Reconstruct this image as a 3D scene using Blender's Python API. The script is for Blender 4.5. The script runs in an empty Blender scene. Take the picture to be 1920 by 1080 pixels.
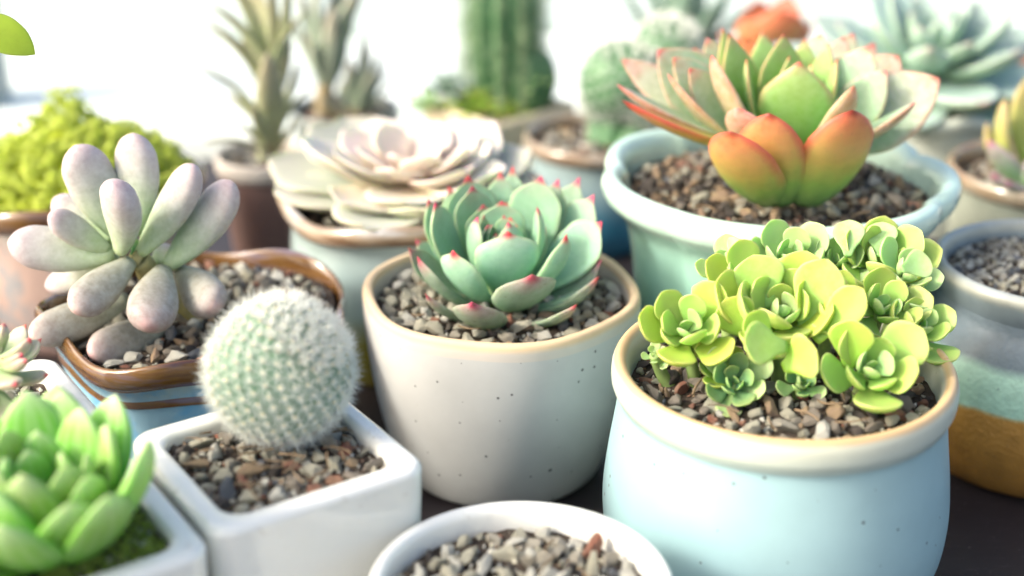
import bpy, math, random
import numpy as np
from mathutils import Vector, Matrix, noise
R = math.radians
rnd = random.Random(7)
C = bpy.context.scene.collection
S = bpy.context.scene

# ------------------------------------------------------------------ camera
CAM_H, PITCH, FPX = 0.246, R(23.5), 2800.0
cam = bpy.data.cameras.new('camera')
cam.sensor_width = 36.0; cam.lens = 36.0 * FPX / 1920
cam.clip_start = 0.01; cam.clip_end = 500
cam.dof.use_dof = True; cam.dof.focus_distance = 0.407; cam.dof.aperture_fstop = 5.4
cam.dof.aperture_blades = 9
co = bpy.data.objects.new('camera', cam); C.objects.link(co)
co.location = (0, 0, CAM_H); co.rotation_euler = (R(90) - PITCH, 0, 0)
S.camera = co
# ------------------------------------------------------------------ light
SUN_EL, SUN_AZ = R(35), R(17)         # from the left, a little from the camera's side
sv = Vector((-math.cos(SUN_EL) * math.cos(SUN_AZ), -math.cos(SUN_EL) * math.sin(SUN_AZ), math.sin(SUN_EL)))
w = bpy.data.worlds.new('World'); S.world = w; w.use_nodes = True
nt = w.node_tree; bg = nt.nodes['Background']
sky = nt.nodes.new('ShaderNodeTexSky'); sky.sky_type = 'NISHITA'; sky.sun_disc = False
sky.sun_elevation = SUN_EL; sky.sun_rotation = math.atan2(sv.x, sv.y)
sky.air_density = 1.0; sky.dust_density = 6.0; sky.ozone_density = 0.4
nt.links.new(sky.outputs[0], bg.inputs[0]); bg.inputs[1].default_value = 0.15
sl = bpy.data.lights.new('sun', 'SUN'); sl.energy = 1.2; sl.angle = R(10.0); sl.color = (1.0, 0.985, 0.92)
so = bpy.data.objects.new('sun', sl); C.objects.link(so)
so.rotation_euler = sv.to_track_quat('Z', 'Y').to_euler()
S.view_settings.view_transform = 'Standard'; S.view_settings.look = 'None'
S.view_settings.exposure = 1.28; S.view_settings.gamma = 1.0

# ------------------------------------------------------------------ helpers
sP, cP = math.sin(PITCH), math.cos(PITCH)
def at(x, y, Y):                       # the point at distance Y in front of the camera along a sight line
    a = (x - 960) / FPX; b = (540 - y) / FPX
    r = Vector((a, cP + b * sP, -sP + b * cP)); t = Y / r.y
    return Vector((r.x * t, Y, CAM_H + r.z * t))
def depth(p): return p.y * cP - (p.z - CAM_H) * sP
WP = {}                                # world place of each parent
def wpos(o): return WP.get(o.name, Vector((0, 0, 0)))
def thing(name, label, cat, loc, group=None):
    o = bpy.data.objects.new(name, None); C.objects.link(o); o.location = loc
    o.empty_display_size = .01
    o['label'] = label; o['category'] = cat
    if group: o['group'] = group
    WP[o.name] = Vector(loc); return o
def link(name, me, parent=None, M=None):
    o = bpy.data.objects.new(name, me); C.objects.link(o)
    if parent: o.parent = parent
    M = M or Matrix.Identity(4)
    pw = wpos(parent) if parent else Vector((0, 0, 0))
    L = M.copy(); L.translation = M.translation - pw
    o.matrix_local = L
    WP[o.name] = M.translation.copy()
    return o
def mesh(name, v, f, mat=None, smooth=True, attr=None):
    me = bpy.data.meshes.new(name)
    me.from_pydata([tuple(p) for p in v], [], f)
    if mat:
        for m in (mat if isinstance(mat, (list, tuple)) else [mat]): me.materials.append(m)
    if smooth: me.polygons.foreach_set('use_smooth', [True] * len(me.polygons))
    if attr is not None:
        a = me.color_attributes.new('leaf', 'FLOAT_COLOR', 'POINT')
        a.data.foreach_set('color', np.asarray(attr, dtype=np.float32).ravel())
    me.update(); return me
def part(name, parent, v, f, mat, smooth=True, attr=None, loc=None):
    me = mesh(name, v, f, mat, smooth, attr)
    return link(name, me, parent, Matrix.Translation(loc if loc is not None else wpos(parent)))
def spl(pts, t):                       # smooth monotone-ish curve through (t, value) points
    x = np.array([p[0] for p in pts], float); y = np.array([p[1] for p in pts], float)
    d = np.diff(y) / np.diff(x); m = np.zeros_like(y); m[0] = d[0]; m[-1] = d[-1]
    for i in range(1, len(y) - 1):
        m[i] = 0 if d[i - 1] * d[i] <= 0 else 2 * d[i - 1] * d[i] / (d[i - 1] + d[i])
    t = np.asarray(t, float); k = np.clip(np.searchsorted(x, t, 'right') - 1, 0, len(x) - 2)
    h = x[k + 1] - x[k]; s = (t - x[k]) / h
    return (2*s**3-3*s**2+1)*y[k] + (s**3-2*s**2+s)*h*m[k] + (-2*s**3+3*s**2)*y[k+1] + (s**3-s**2)*h*m[k+1]

# ------------------------------------------------------------------ materials
def newmat(name):
    m = bpy.data.materials.new(name); m.use_nodes = True
    return m, m.node_tree, m.node_tree.nodes['Principled BSDF']
def nd(nt, typ, **kw):
    n = nt.nodes.new(typ)
    for k, v in kw.items(): setattr(n, k, v)
    return n
def ramp(nt, src, stops, interp='LINEAR'):
    n = nd(nt, 'ShaderNodeValToRGB'); e = n.color_ramp.elements; n.color_ramp.interpolation = interp
    while len(e) < len(stops): e.new(0.5)
    for i, (p, c) in enumerate(stops):
        e[i].position = p
        c = c if hasattr(c, '__len__') else (c, c, c)
        e[i].color = (c[0], c[1], c[2], 1)
    nt.links.new(src, n.inputs[0]); return n.outputs[0]
def mixc(nt, fac, a, b, mode='MIX'):
    n = nd(nt, 'ShaderNodeMix', data_type='RGBA', blend_type=mode)
    for s, v in ((n.inputs[0], fac), (n.inputs[6], a), (n.inputs[7], b)):
        if isinstance(v, (int, float)): s.default_value = v
        elif hasattr(v, '__len__'): s.default_value = (v[0], v[1], v[2], 1)
        else: nt.links.new(v, s)
    return n.outputs[2]
def mth(nt, op, a, b=0.0, c=None, clamp=False):
    n = nd(nt, 'ShaderNodeMath', operation=op, use_clamp=clamp)
    for i, v in enumerate((a, b, c)):
        if v is None: continue
        if isinstance(v, (int, float)): n.inputs[i].default_value = v
        else: nt.links.new(v, n.inputs[i])
    return n.outputs[0]
def noi(nt, scale, detail=4, rough=.5, vec=None):
    n = nd(nt, 'ShaderNodeTexNoise'); n.inputs['Scale'].default_value = scale
    n.inputs['Detail'].default_value = detail; n.inputs['Roughness'].default_value = rough
    if vec is None:
        tc = nd(nt, 'ShaderNodeTexCoord'); vec = tc.outputs['Object']
    nt.links.new(vec, n.inputs['Vector']); return n.outputs[0]
def objz(nt):
    tc = nd(nt, 'ShaderNodeTexCoord'); s = nd(nt, 'ShaderNodeSeparateXYZ')
    nt.links.new(tc.outputs['Object'], s.inputs[0]); return s.outputs[2]
def bump(nt, b, h, strength, dist):
    n = nd(nt, 'ShaderNodeBump'); n.inputs['Strength'].default_value = strength; n.inputs['Distance'].default_value = dist
    nt.links.new(h, n.inputs['Height']); nt.links.new(n.outputs[0], b.inputs['Normal'])

def ceramic(name, col, rough=.3, coat=.0, mottle=.08, mscale=60, speck=0.0, sscale=110, sthr=.62, zramp=None, zn=(.004, 120), bmp=.0, bscale=300, dirt=None):
    """col, or zramp = [(z, colour), ...] in metres above the pot's base"""
    m, nt, b = newmat(name)
    if zramp:
        z = objz(nt); lo = zramp[0][0]; hi = zramp[-1][0]
        z = mth(nt, 'ADD', z, mth(nt, 'MULTIPLY', mth(nt, 'SUBTRACT', noi(nt, zn[1], 3), .5), zn[0] * 4))
        f = mth(nt, 'DIVIDE', mth(nt, 'SUBTRACT', z, lo), hi - lo, clamp=True)
        c = ramp(nt, f, [((a - lo) / (hi - lo), q) for a, q in zramp])
    else:
        n = nd(nt, 'ShaderNodeRGB'); n.outputs[0].default_value = (*col, 1); c = n.outputs[0]
    if mottle:
        c = mixc(nt, 1.0, c, ramp(nt, noi(nt, mscale, 5, .6), [(.3, 1 - mottle), (.7, 1 + mottle * .3)]), 'MULTIPLY')
    if speck:
        tc = nd(nt, 'ShaderNodeTexCoord')
        for sc, rad in ((sscale, .075), (sscale * 2.3, .10)):
            v = nd(nt, 'ShaderNodeTexVoronoi'); v.inputs['Scale'].default_value = sc
            nt.links.new(tc.outputs['Object'], v.inputs['Vector'])
            sep = nd(nt, 'ShaderNodeSeparateColor'); nt.links.new(v.outputs['Color'], sep.inputs[0])
            dot = mth(nt, 'LESS_THAN', v.outputs['Distance'], mth(nt, 'MULTIPLY', sep.outputs[1], rad * 1.5))
            dot = mth(nt, 'MULTIPLY', dot, mth(nt, 'GREATER_THAN', sep.outputs[0], sthr))
            c = mixc(nt, mth(nt, 'MULTIPLY', dot, speck), c, (.06, .06, .06))
    if dirt:
        z = objz(nt); zf = ramp(nt, mth(nt, 'DIVIDE', z, dirt), [(.55, .0), (.98, 1)])
        d1 = ramp(nt, noi(nt, 210, 6, .75), [(.58, 0), (.70, 1)]); d2 = ramp(nt, noi(nt, 35, 3), [(.45, 0), (.6, 1)])
        c = mixc(nt, mth(nt, 'MULTIPLY', mth(nt, 'MULTIPLY', mth(nt, 'MULTIPLY', d1, d2), zf), .6), c, (.30, .22, .13))
    nt.links.new(c, b.inputs['Base Color'])
    b.inputs['Roughness'].default_value = rough; b.inputs['Coat Weight'].default_value = coat
    b.inputs['Coat Roughness'].default_value = .08; b.inputs['IOR'].default_value = 1.5
    rr = ramp(nt, noi(nt, 90, 4), [(.3, rough * .85), (.7, min(1, rough * 1.2))])
    nt.links.new(rr, b.inputs['Roughness'])
    if bmp: bump(nt, b, noi(nt, bscale, 4), bmp, .0006)
    else: bump(nt, b, noi(nt, 45, 3), .10, .0012)
    return m
def leafmat(name, stops, edge=None, edge_amt=.6, tip=None, tip_at=.93, sss=.35, rough=.38, var=.12, back=None, back_amt=.7, spots=.0, wax=None, sssr=(.5, .8, .25), scale=.003, tipw=.04, trans=.12, stripe=0):
    m, nt, b = newmat(name)
    a = nd(nt, 'ShaderNodeAttribute', attribute_name='leaf'); s = nd(nt, 'ShaderNodeSeparateColor')
    nt.links.new(a.outputs['Color'], s.inputs[0]); t, e, up = s.outputs[0], s.outputs[1], s.outputs[2]
    oi = nd(nt, 'ShaderNodeObjectInfo')
    n1 = noi(nt, 130, 5, .6)
    tt = mth(nt, 'ADD', t, mth(nt, 'MULTIPLY', mth(nt, 'SUBTRACT', n1, .5), .25))
    c = ramp(nt, tt, stops)
    if back:
        bt = ramp(nt, tt, back)
        c = mixc(nt, mth(nt, 'MULTIPLY', mth(nt, 'SUBTRACT', 1.0, up), back_amt), c, bt)
    if edge:
        ef = ramp(nt, mth(nt, 'ADD', e, mth(nt, 'MULTIPLY', mth(nt, 'SUBTRACT', n1, .5), .12)), [(.78, 0), (.99, 1)])
        ef = mth(nt, 'MULTIPLY', mth(nt, 'MULTIPLY', ef, ramp(nt, t, [(.25, 0), (.75, 1)])), edge_amt)
        c = mixc(nt, ef, c, edge)
    if tip:
        tf = ramp(nt, mth(nt, 'ADD', t, mth(nt, 'MULTIPLY', mth(nt, 'SUBTRACT', n1, .5), .03)), [(tip_at - tipw, 0), (tip_at, 1)])
        c = mixc(nt, tf, c, tip)
    if wax:                             # pale bloom on the skin
        c = mixc(nt, ramp(nt, noi(nt, 420, 6, .7), [(.35, 0), (.65, wax)]), c, (.72, .75, .72))
    if stripe:
        sw = mth(nt, 'MULTIPLY', mth(nt, 'ADD', mth(nt, 'SINE', mth(nt, 'MULTIPLY', e, 17)), 1.0), stripe * .5)
        c = mixc(nt, mth(nt, 'MULTIPLY', sw, ramp(nt, t, [(.3, 0), (.7, 1)])), c, (.62, .74, .45))
    if spots:
        c = mixc(nt, ramp(nt, noi(nt, 900, 2, .5), [(.66, 0), (.72, spots)]), c, (.12, .10, .05))
    c = mixc(nt, 1.0, c, ramp(nt, noi(nt, 210, 6, .65), [(.30, .90), (.5, 1.0), (.72, 1.05)]), 'MULTIPLY')
    rv = mth(nt, 'ADD', mth(nt, 'MULTIPLY', oi.outputs['Random'], var * 2), 1 - var)
    hs = nd(nt, 'ShaderNodeHueSaturation'); nt.links.new(c, hs.inputs['Color']); nt.links.new(rv, hs.inputs['Value'])
    hs.inputs['Saturation'].default_value = 1.0
    nt.links.new(mth(nt, 'ADD', mth(nt, 'MULTIPLY', oi.outputs['Random'], .03), .485), hs.inputs['Hue'])
    nt.links.new(hs.outputs[0], b.inputs['Base Color'])
    b.inputs['Subsurface Weight'].default_value = sss; b.inputs['Subsurface Radius'].default_value = sssr
    b.inputs['Subsurface Scale'].default_value = scale
    nt.links.new(ramp(nt, noi(nt, 300, 4), [(.3, rough * .8), (.7, rough * 1.25)]), b.inputs['Roughness'])
    b.inputs['IOR'].default_value = 1.4
    bump(nt, b, noi(nt, 500, 4), .12, .0004)
    if trans:
        out = nt.nodes['Material Output']; tr = nd(nt, 'ShaderNodeBsdfTranslucent'); mx = nd(nt, 'ShaderNodeMixShader')
        nt.links.new(mixc(nt, .5, hs.outputs[0], (.55, .75, .12)), tr.inputs[0]); mx.inputs[0].default_value = trans
        nt.links.new(b.outputs[0], mx.inputs[1]); nt.links.new(tr.outputs[0], mx.inputs[2]); nt.links.new(mx.outputs[0], out.inputs[0])
    return m
def stonemat(name, c1, c2, rough=.8):
    m, nt, b = newmat(name)
    oi = nd(nt, 'ShaderNodeObjectInfo')
    geo = nd(nt, 'ShaderNodeNewGeometry')
    r = mth(nt, 'FRACT', mth(nt, 'ADD', oi.outputs['Random'], geo.outputs['Random Per Island']))
    c = mixc(nt, r, c1, c2)
    c = mixc(nt, 1.0, c, ramp(nt, noi(nt, 900, 5, .7), [(.28, .55), (.5, 1.0), (.75, 1.3)]), 'MULTIPLY')
    nt.links.new(c, b.inputs['Base Color']); b.inputs['Roughness'].default_value = rough
    bump(nt, b, noi(nt, 1400, 5, .7), .9, .0008)
    return m
ST = [stonemat('stone_beige', (.56, .54, .42), (.44, .43, .33)), stonemat('stone_white', (.72, .71, .62), (.60, .60, .52)),
      stonemat('stone_grey', (.38, .35, .28), (.50, .47, .38)), stonemat('stone_red', (.33, .13, .08), (.36, .21, .14)),
      stonemat('stone_dark', (.07, .06, .055), (.13, .11, .09)), stonemat('stone_tan', (.45, .33, .19), (.40, .28, .19)),
      stonemat('stone_slate', (.13, .15, .17), (.19, .20, .22)), stonemat('stone_mauve', (.36, .31, .25), (.27, .24, .19))]
def soilmat():
    m, nt, b = newmat('soil')
    nt.links.new(ramp(nt, noi(nt, 500, 6, .7), [(.3, (.025, .018, .012)), (.6, (.09, .065, .045)), (.8, (.2, .16, .12))]), b.inputs['Base Color'])
    b.inputs['Roughness'].default_value = .95; bump(nt, b, noi(nt, 700, 5, .7), 1.0, .002); return m
SOIL = soilmat()

# ------------------------------------------------------------------ setting
def box_vf(x0, x1, y0, y1, z0, z1):
    v = [(x, y, z) for z in (z0, z1) for y in (y0, y1) for x in (x0, x1)]
    return v, [(0, 2, 3, 1), (4, 5, 7, 6), (0, 1, 5, 4), (2, 6, 7, 3), (0, 4, 6, 2), (1, 3, 7, 5)]
def bevel(o, wd, seg=3):
    md = o.modifiers.new('bevel', 'BEVEL'); md.width = wd; md.segments = seg; md.limit_method = 'ANGLE'
def structure(name, v, f, mat):
    o = link(name, mesh(name, v, f, mat, False)); o['kind'] = 'structure'; return o
m, nt, b = newmat('pale_paving')
nt.links.new(ramp(nt, noi(nt, 3, 6), [(.3, (.52, .51, .48)), (.7, (.62, .61, .58))]), b.inputs['Base Color']); b.inputs['Roughness'].default_value = .9
structure('ground', [(-60, -60, -.75), (60, -60, -.75), (60, 60, -.75), (-60, 60, -.75)], [(0, 1, 2, 3)], m)
m, nt, b = newmat('dark_tabletop')
tc = nd(nt, 'ShaderNodeTexCoord'); mp = nd(nt, 'ShaderNodeMapping'); mp.inputs['Scale'].default_value = (1, 9, 1); mp.inputs['Rotation'].default_value = (0, 0, .35)
nt.links.new(tc.outputs['Object'], mp.inputs[0])
scr = ramp(nt, noi(nt, 60, 6, .7, mp.outputs[0]), [(.60, 0), (.72, 1)])
spk = ramp(nt, noi(nt, 700, 3, .5), [(.68, 0), (.74, 1)])
c = ramp(nt, noi(nt, 25, 6), [(.3, (.018, .014, .017)), (.7, (.035, .028, .030))])
c = mixc(nt, mth(nt, 'MULTIPLY', scr, .55), c, (.14, .12, .12)); c = mixc(nt, mth(nt, 'MULTIPLY', spk, .5), c, (.3, .28, .26))
nt.links.new(c, b.inputs['Base Color']); b.inputs['Roughness'].default_value = .5
bump(nt, b, noi(nt, 300, 4), .15, .0006)
TB = m
t = thing('table', 'dark scuffed tabletop that all the plant pots stand on', 'table', (0, .36, -.75))
v, f = box_vf(-.75, .75, -.05, .735, -.03, 0)
o = part('tabletop', t, v, f, TB, False, loc=Vector((0, 0, 0))); bevel(o, .003)
for x in (-.7, .7):
    for y in (0, .68):
        v, f = box_vf(x - .025, x + .025, y - .025, y + .025, -.75, -.031)
        part('leg', t, v, f, TB, False, loc=Vector((0, 0, 0)))
WH, nt, b = newmat('white_paint')
nt.links.new(ramp(nt, noi(nt, 12, 4), [(.3, (.76, .83, .79)), (.7, (.80, .87, .83))]), b.inputs['Base Color']); b.inputs['Roughness'].default_value = .5
t = thing('window_ledge', 'white painted window ledge with a raised rail behind the pots', 'window ledge', (0, .9, -.75))
v, f = box_vf(-3, 3, .745, 3.2, -.749, .012)
o = part('ledge', t, v, f, WH, False, loc=Vector((0, 0, 0))); bevel(o, .006)
Mr = Matrix.Translation((-.15, .93, 0)) @ Matrix.Rotation(R(9), 4, 'Z')
v, f = box_vf(-1.2, 2.4, 0, .05, .011, .052)
o = link('rail', mesh('rail', v, f, WH, False), t, Mr); bevel(o, .008)
v, f = box_vf(-1.2, 2.4, .36, .42, .011, .06)
o = link('rail', mesh('rail', v, f, WH, False), t, Mr); bevel(o, .008)
GR, nt, b = newmat('grey_paint'); b.inputs['Base Color'].default_value = (.33, .37, .35, 1); b.inputs['Roughness'].default_value = .5
p = at(0, 255, .79)
v, f = box_vf(p.x - .03, p.x + .004, .78, .81, .0115, .5)
o = link('window_post', mesh('window_post', v, f, GR, False)); bevel(o, .003)
o['label'] = 'grey upright window post at the left edge behind the lime plant'; o['category'] = 'window post'

# ------------------------------------------------------------------ pots
def lathe(rings, shape=None, n=112):
    """rings: list of (r, z); shape(theta, r, z) -> (r, z)"""
    v = []; f = []
    for (r, z) in rings:
        for k in range(n):
            a = 2 * math.pi * k / n
            rr, zz = shape(a, r, z) if shape else (r, z)
            v.append((rr * math.cos(a), rr * math.sin(a), zz))
    for i in range(len(rings) - 1):
        for k in range(n):
            k2 = (k + 1) % n
            f.append((i * n + k, i * n + k2, (i + 1) * n + k2, (i + 1) * n + k))
    return v, f
def curve(pts, n=60):                  # catmull-rom through (r, z) points, evenly walked
    P = [Vector(p) for p in pts]; out = []
    segs = len(P) - 1; per = max(2, n // segs)
    for i in range(segs):
        a = P[max(0, i - 1)]; b_ = P[i]; c_ = P[i + 1]; d = P[min(segs, i + 2)]
        for k in range(per):
            s = k / per
            out.append(tuple(.5 * ((2 * b_) + (-a + c_) * s + (2 * a - 5 * b_ + 4 * c_ - d) * s * s + (-a + 3 * b_ - 3 * c_ + d) * s ** 3)))
    out.append(tuple(P[-1])); return out
def round_pot(root, body, rim, mbody, mrim, shape=None, n=112):
    """body: outer profile from the foot up; rim: profile over the lip and down inside"""
    v, f = lathe([(0.0005, .0006)] + curve(body, 50), shape, n)
    pb = part('pot', root, v, f, mbody)
    v, f = lathe(curve(rim, 48), shape, n)
    part('rim', pb, v, f, mrim)
    return pb
def soil_disc(root, r, z, shape=None, dome=.0015):
    v = [(0, 0, z + dome)]; f = []; n = 64; k = 12
    for i in range(1, k + 1):
        for j in range(n):
            a = 2 * math.pi * j / n; rr = r * i / k
            if shape: rr = shape(a, rr)
            x, y = rr * math.cos(a), rr * math.sin(a)
            v.append((x, y, z + dome * (1 - (i / k) ** 2) + .0014 * noise.noise(Vector((x, y, z)) * 350 + Vector((root.location.x * 90, 0, 0)))))
    for j in range(n): f.append((0, 1 + j, 1 + (j + 1) % n))
    for i in range(k - 1):
        for j in range(n):
            j2 = (j + 1) % n; a = 1 + i * n
            f.append((a + j, a + n + j, a + n + j2, a + j2))
    return part('soil', root, v, f, SOIL)
import bmesh
def pebble_verts(seed, sub=2):
    bm = bmesh.new(); bmesh.ops.create_icosphere(bm, subdivisions=sub, radius=.5)
    rr = random.Random(seed); off = Vector((rr.random(), rr.random(), rr.random())) * 50
    sc = Vector((rr.uniform(.9, 1.5), rr.uniform(.7, 1.0), rr.uniform(.45, .85)))
    cuts = []
    for _ in range(11):
        d = Vector((rr.gauss(0, 1), rr.gauss(0, 1), rr.gauss(0, 1))).normalized(); cuts.append((d, rr.uniform(.22, .40)))
    V = []
    for q in bm.verts:
        p = q.co.copy()
        for d, h in cuts:                # chipped faces
            e = p.dot(d) - h
            if e > 0: p -= d * e
        p *= 1 + .20 * noise.noise(p * 3.2 + off) + .14 * noise.noise(p * 9 + off)
        V.append(Vector((p.x * sc.x, p.y * sc.y, p.z * sc.z)))
    F = [tuple(x.index for x in q.verts) for q in bm.faces]
    bm.free(); return V, F
PEB = [pebble_verts(i) for i in range(12)]
PEBL = [pebble_verts(40 + i, 1) for i in range(10)]
PM = {}
def pebble_mesh(i, c):
    if (i, c) not in PM:
        PM[(i, c)] = mesh('pebble', PEB[i][0], PEB[i][1], ST[c]); PM[(i, c)].set_sharp_from_angle(angle=R(17))
    return PM[(i, c)]
def pick(rr, pal):
    x = rr.random() * sum(pal); s = 0
    for i, q in enumerate(pal):
        s += q
        if x <= s: return i
    return 0
def scatter(rr, inside, R0, n, size, tries=40):
    """dart throwing: positions with their sizes, big ones first"""
    out = []; szs = sorted([size[0] * .8 + (size[1] * 1.05 - size[0] * .8) * rr.random() ** 1.5 for _ in range(n)], reverse=True)
    for s in szs:
        for _ in range(tries):
            x, y = rr.uniform(-R0, R0), rr.uniform(-R0, R0)
            if not inside(x, y, s * .45): continue
            if all((x - a) ** 2 + (y - b_) ** 2 > (.40 * (s + q)) ** 2 for a, b_, q in out):
                out.append((x, y, s)); break
    return out
def rrot(rr, flat=.6):
    return Matrix.Rotation(rr.uniform(0, 6.28), 4, 'Z') @ Matrix.Rotation(rr.gauss(0, flat), 4, 'X') @ Matrix.Rotation(rr.gauss(0, flat), 4, 'Y')
def pebbles(root, inside, R0, z, n, size, pal, seed, dome=.0015, small=500, ssize=(.0012, .0024), hole=None):
    rr = random.Random(seed); w0 = wpos(root)
    sp = scatter(rr, inside, R0, n, size)[:298]
    for x, y, s in sp:
        c = pick(rr, pal); i = rr.randrange(12)
        zz = z + dome * (1 - min(1, (x * x + y * y) / R0 ** 2)) + s * rr.uniform(.10, .32)
        M = Matrix.Translation(w0 + Vector((x, y, zz))) @ rrot(rr) @ Matrix.Scale(s, 4)
        link('pebble', pebble_mesh(i, c), root, M)
    gravel(root, inside, R0, z, small, ssize, pal, seed + 1, dome, name='grit')
def gravel(root, inside, R0, z, n, size, pal, seed, dome=.0015, name='gravel', lift=(.0, .3)):
    rr = random.Random(seed); V = []; F = []; MI = []
    for _ in range(n):
        for _t in range(20):
            x, y = rr.uniform(-R0, R0), rr.uniform(-R0, R0); s = rr.uniform(*size)
            if inside(x, y, s * .45): break
        else: continue
        pv, pf = PEBL[rr.randrange(10)]
        M = Matrix.Translation((x, y, z + dome * (1 - min(1, (x * x + y * y) / R0 ** 2)) + s * rr.uniform(*lift))) @ rrot(rr, .8) @ Matrix.Scale(s, 4)
        k = len(V); V += [M @ q for q in pv]; F += [tuple(a + k for a in q) for q in pf]; MI += [pick(rr, pal)] * len(pf)
    o = part(name, root, V, F, ST); o.data.polygons.foreach_set('material_index', MI); o['kind'] = 'stuff'
    return o
def disc(r): return lambda x, y, s: x * x + y * y < (r - s) ** 2

# square white pots
def rsq(h, rc, nc=10, ns=8):
    pts = []; s = h - rc
    for q, (cx, cy) in enumerate(((s, s), (-s, s), (-s, -s), (s, -s))):
        for k in range(nc + 1):
            a = q * math.pi / 2 + k * math.pi / 2 / nc
            pts.append((cx + rc * math.cos(a), cy + rc * math.sin(a)))
        nx, ny = ((-s, s), (-s, -s), (s, -s), (s, s))[q]
        ax, ay = pts[-1]; a = (q + 1) * math.pi / 2; bx, by = nx + rc * math.cos(a), ny + rc * math.sin(a)
        for k in range(1, ns): pts.append((ax + (bx - ax) * k / ns, ay + (by - ay) * k / ns))
    return pts
def square_pot(root, h, H, wall, rot, mat, rc=.006, soil=.004, inner_rc=.006, taper=.94, mrim=None):
    def build(prof):
        v = []; f = []; n = None
        for hh, rr_, z in prof:
            p = rsq(hh, rr_); n = len(p); v += [(x, y, z) for x, y in p]
        for i in range(len(prof) - 1):
            for k in range(n):
                k2 = (k + 1) % n; f.append((i * n + k, i * n + k2, (i + 1) * n + k2, (i + 1) * n + k))
        ca, sa = math.cos(rot), math.sin(rot)
        return [(x * ca - y * sa, x * sa + y * ca, z) for x, y, z in v], f
    e = .0022
    body = [(.001, .0005, .001), (h * taper - .002, rc, .001), (h * taper, rc, .003)]
    body += [(h * taper + (h - h * taper) * k / 8, rc, .003 + (H - e - .003) * k / 8) for k in range(1, 9)]
    v, f = build(body); pb = part('pot', root, v, f, mat)
    rim = []
    for k in range(0, 7):
        a = k * math.pi / 2 / 6; rim.append((h - e + e * math.cos(a), rc - (e - e * math.cos(a)) * .5, H - e + e * math.sin(a)))
    hi = h - wall
    for k in range(0, 7):
        a = k * math.pi / 2 / 6; rim.append((hi + e - e * math.sin(a), inner_rc, H - e + e * math.cos(a)))
    rim.append((hi - .0003, inner_rc, H - .010)); rim.append((hi - .001, inner_rc, H - .02))
    v, f = build(rim); part('rim', pb, v, f, mrim or mat)
    # soil sheet
    n = 26; V = []; F = []; hs = hi - .0002; ca, sa = math.cos(rot), math.sin(rot)
    for i in range(n + 1):
        for j in range(n + 1):
            x, y = -hs + 2 * hs * i / n, -hs + 2 * hs * j / n
            V.append((x * ca - y * sa, x * sa + y * ca, H - soil + .0014 * noise.noise(Vector((x * 350, y * 350, h * 1000 + rot)))))
    for i in range(n):
        for j in range(n): k = i * (n + 1) + j; F.append((k, k + n + 1, k + n + 2, k + 1))
    part('soil', root, V, F, SOIL)
    def inside(x, y, s):
        u, q = x * ca + y * sa, -x * sa + y * ca
        return abs(u) < hi - s and abs(q) < hi - s
    return inside

# ------------------------------------------------------------------ leaves
PROF = {
 'ech': [(0, .38), (.2, .56), (.42, .85), (.62, 1), (.76, .97), (.86, .72), (.915, .38), (.945, .19), (.97, .11), (1, .02)],
 'aga': [(0, .46), (.22, .72), (.48, 1), (.66, .94), (.82, .68), (.93, .34), (.975, .15), (1, .02)],
 'sed': [(0, .24), (.2, .40), (.45, .80), (.66, 1), (.82, .87), (.925, .53), (.975, .24), (1, .03)],
 'club': [(0, .34), (.12, .54), (.34, .84), (.56, 1), (.76, .96), (.90, .70), (.97, .38), (1, .03)],
 'ogee': [(0, .5), (.2, .78), (.46, 1), (.64, .92), (.79, .63), (.89, .34), (.95, .15), (1, .02)],
 'cup': [(0, .5), (.22, .82), (.48, 1), (.70, .94), (.87, .64), (.95, .32), (.985, .12), (1, .02)],
 'strap': [(0, 1), (.35, .95), (.7, .7), (.9, .33), (1, .02)],
 'lance': [(0, .55), (.25, .82), (.5, 1), (.75, .8), (.92, .38), (1, .02)],
 'broad': [(0, .38), (.25, .68), (.5, .97), (.62, 1), (.80, .78), (.92, .40), (.975, .15), (1, .02)],
}
TH = [(0, .7), (.25, 1), (.65, .95), (.86, .68), (.96, .34), (1, .03)]
THC = [(0, .40), (.15, .58), (.4, .88), (.6, 1), (.82, .93), (.93, .66), (.98, .36), (1, .03)]
def leaf_mesh(L, W, T, prof, mat, bend=.08, cup=.15, up=.45, nl=18, m=18, wave=0, seed=0, side=0.0, tipbend=0.0):
    """W half-width, T half-thickness in metres; x across, y along, +z the upper face"""
    t = 1 - (1 - np.linspace(0, 1, nl)) ** 1.35
    wv = W * spl(PROF[prof], t); tv = T * spl(THC if prof == 'club' else TH, t)
    rr = random.Random(seed); v = []; at_ = []
    k1, k2, ph = rr.uniform(-1, 1), rr.uniform(-1, 1), rr.uniform(0, 6)
    for i in range(nl):
        for k in range(m):
            a = 2 * math.pi * k / m; u, q = math.cos(a), math.sin(a)
            x = wv[i] * math.copysign(abs(u) ** .92, u)
            z = tv[i] * q * (up * 2 if q > 0 else (2 - 2 * up))
            z += cup * wv[i] * (u * u - .35) - bend * L * 4 * t[i] * (1 - t[i]) + tipbend * L * t[i] ** 4
            z += wave * W * math.sin(t[i] * 9 + ph + (2 if u > 0 else 0)) * abs(u) ** 2
            z += .03 * W * k1 * math.sin(3 * t[i] + k2)
            x += side * L * 4 * t[i] * (1 - t[i])
            v.append((x, L * t[i], z)); at_.append((t[i], abs(u), 1.0 if q > .05 else (.0 if q < -.05 else .5), 1))
    f = []
    for i in range(nl - 1):
        for k in range(m):
            k2_ = (k + 1) % m; f.append((i * m + k, i * m + k2_, (i + 1) * m + k2_, (i + 1) * m + k))
    f.append(tuple(range(m))[::-1]); f.append(tuple((nl - 1) * m + k for k in range(m)))
    return mesh('leaf', v, f, mat, True, at_)
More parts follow.
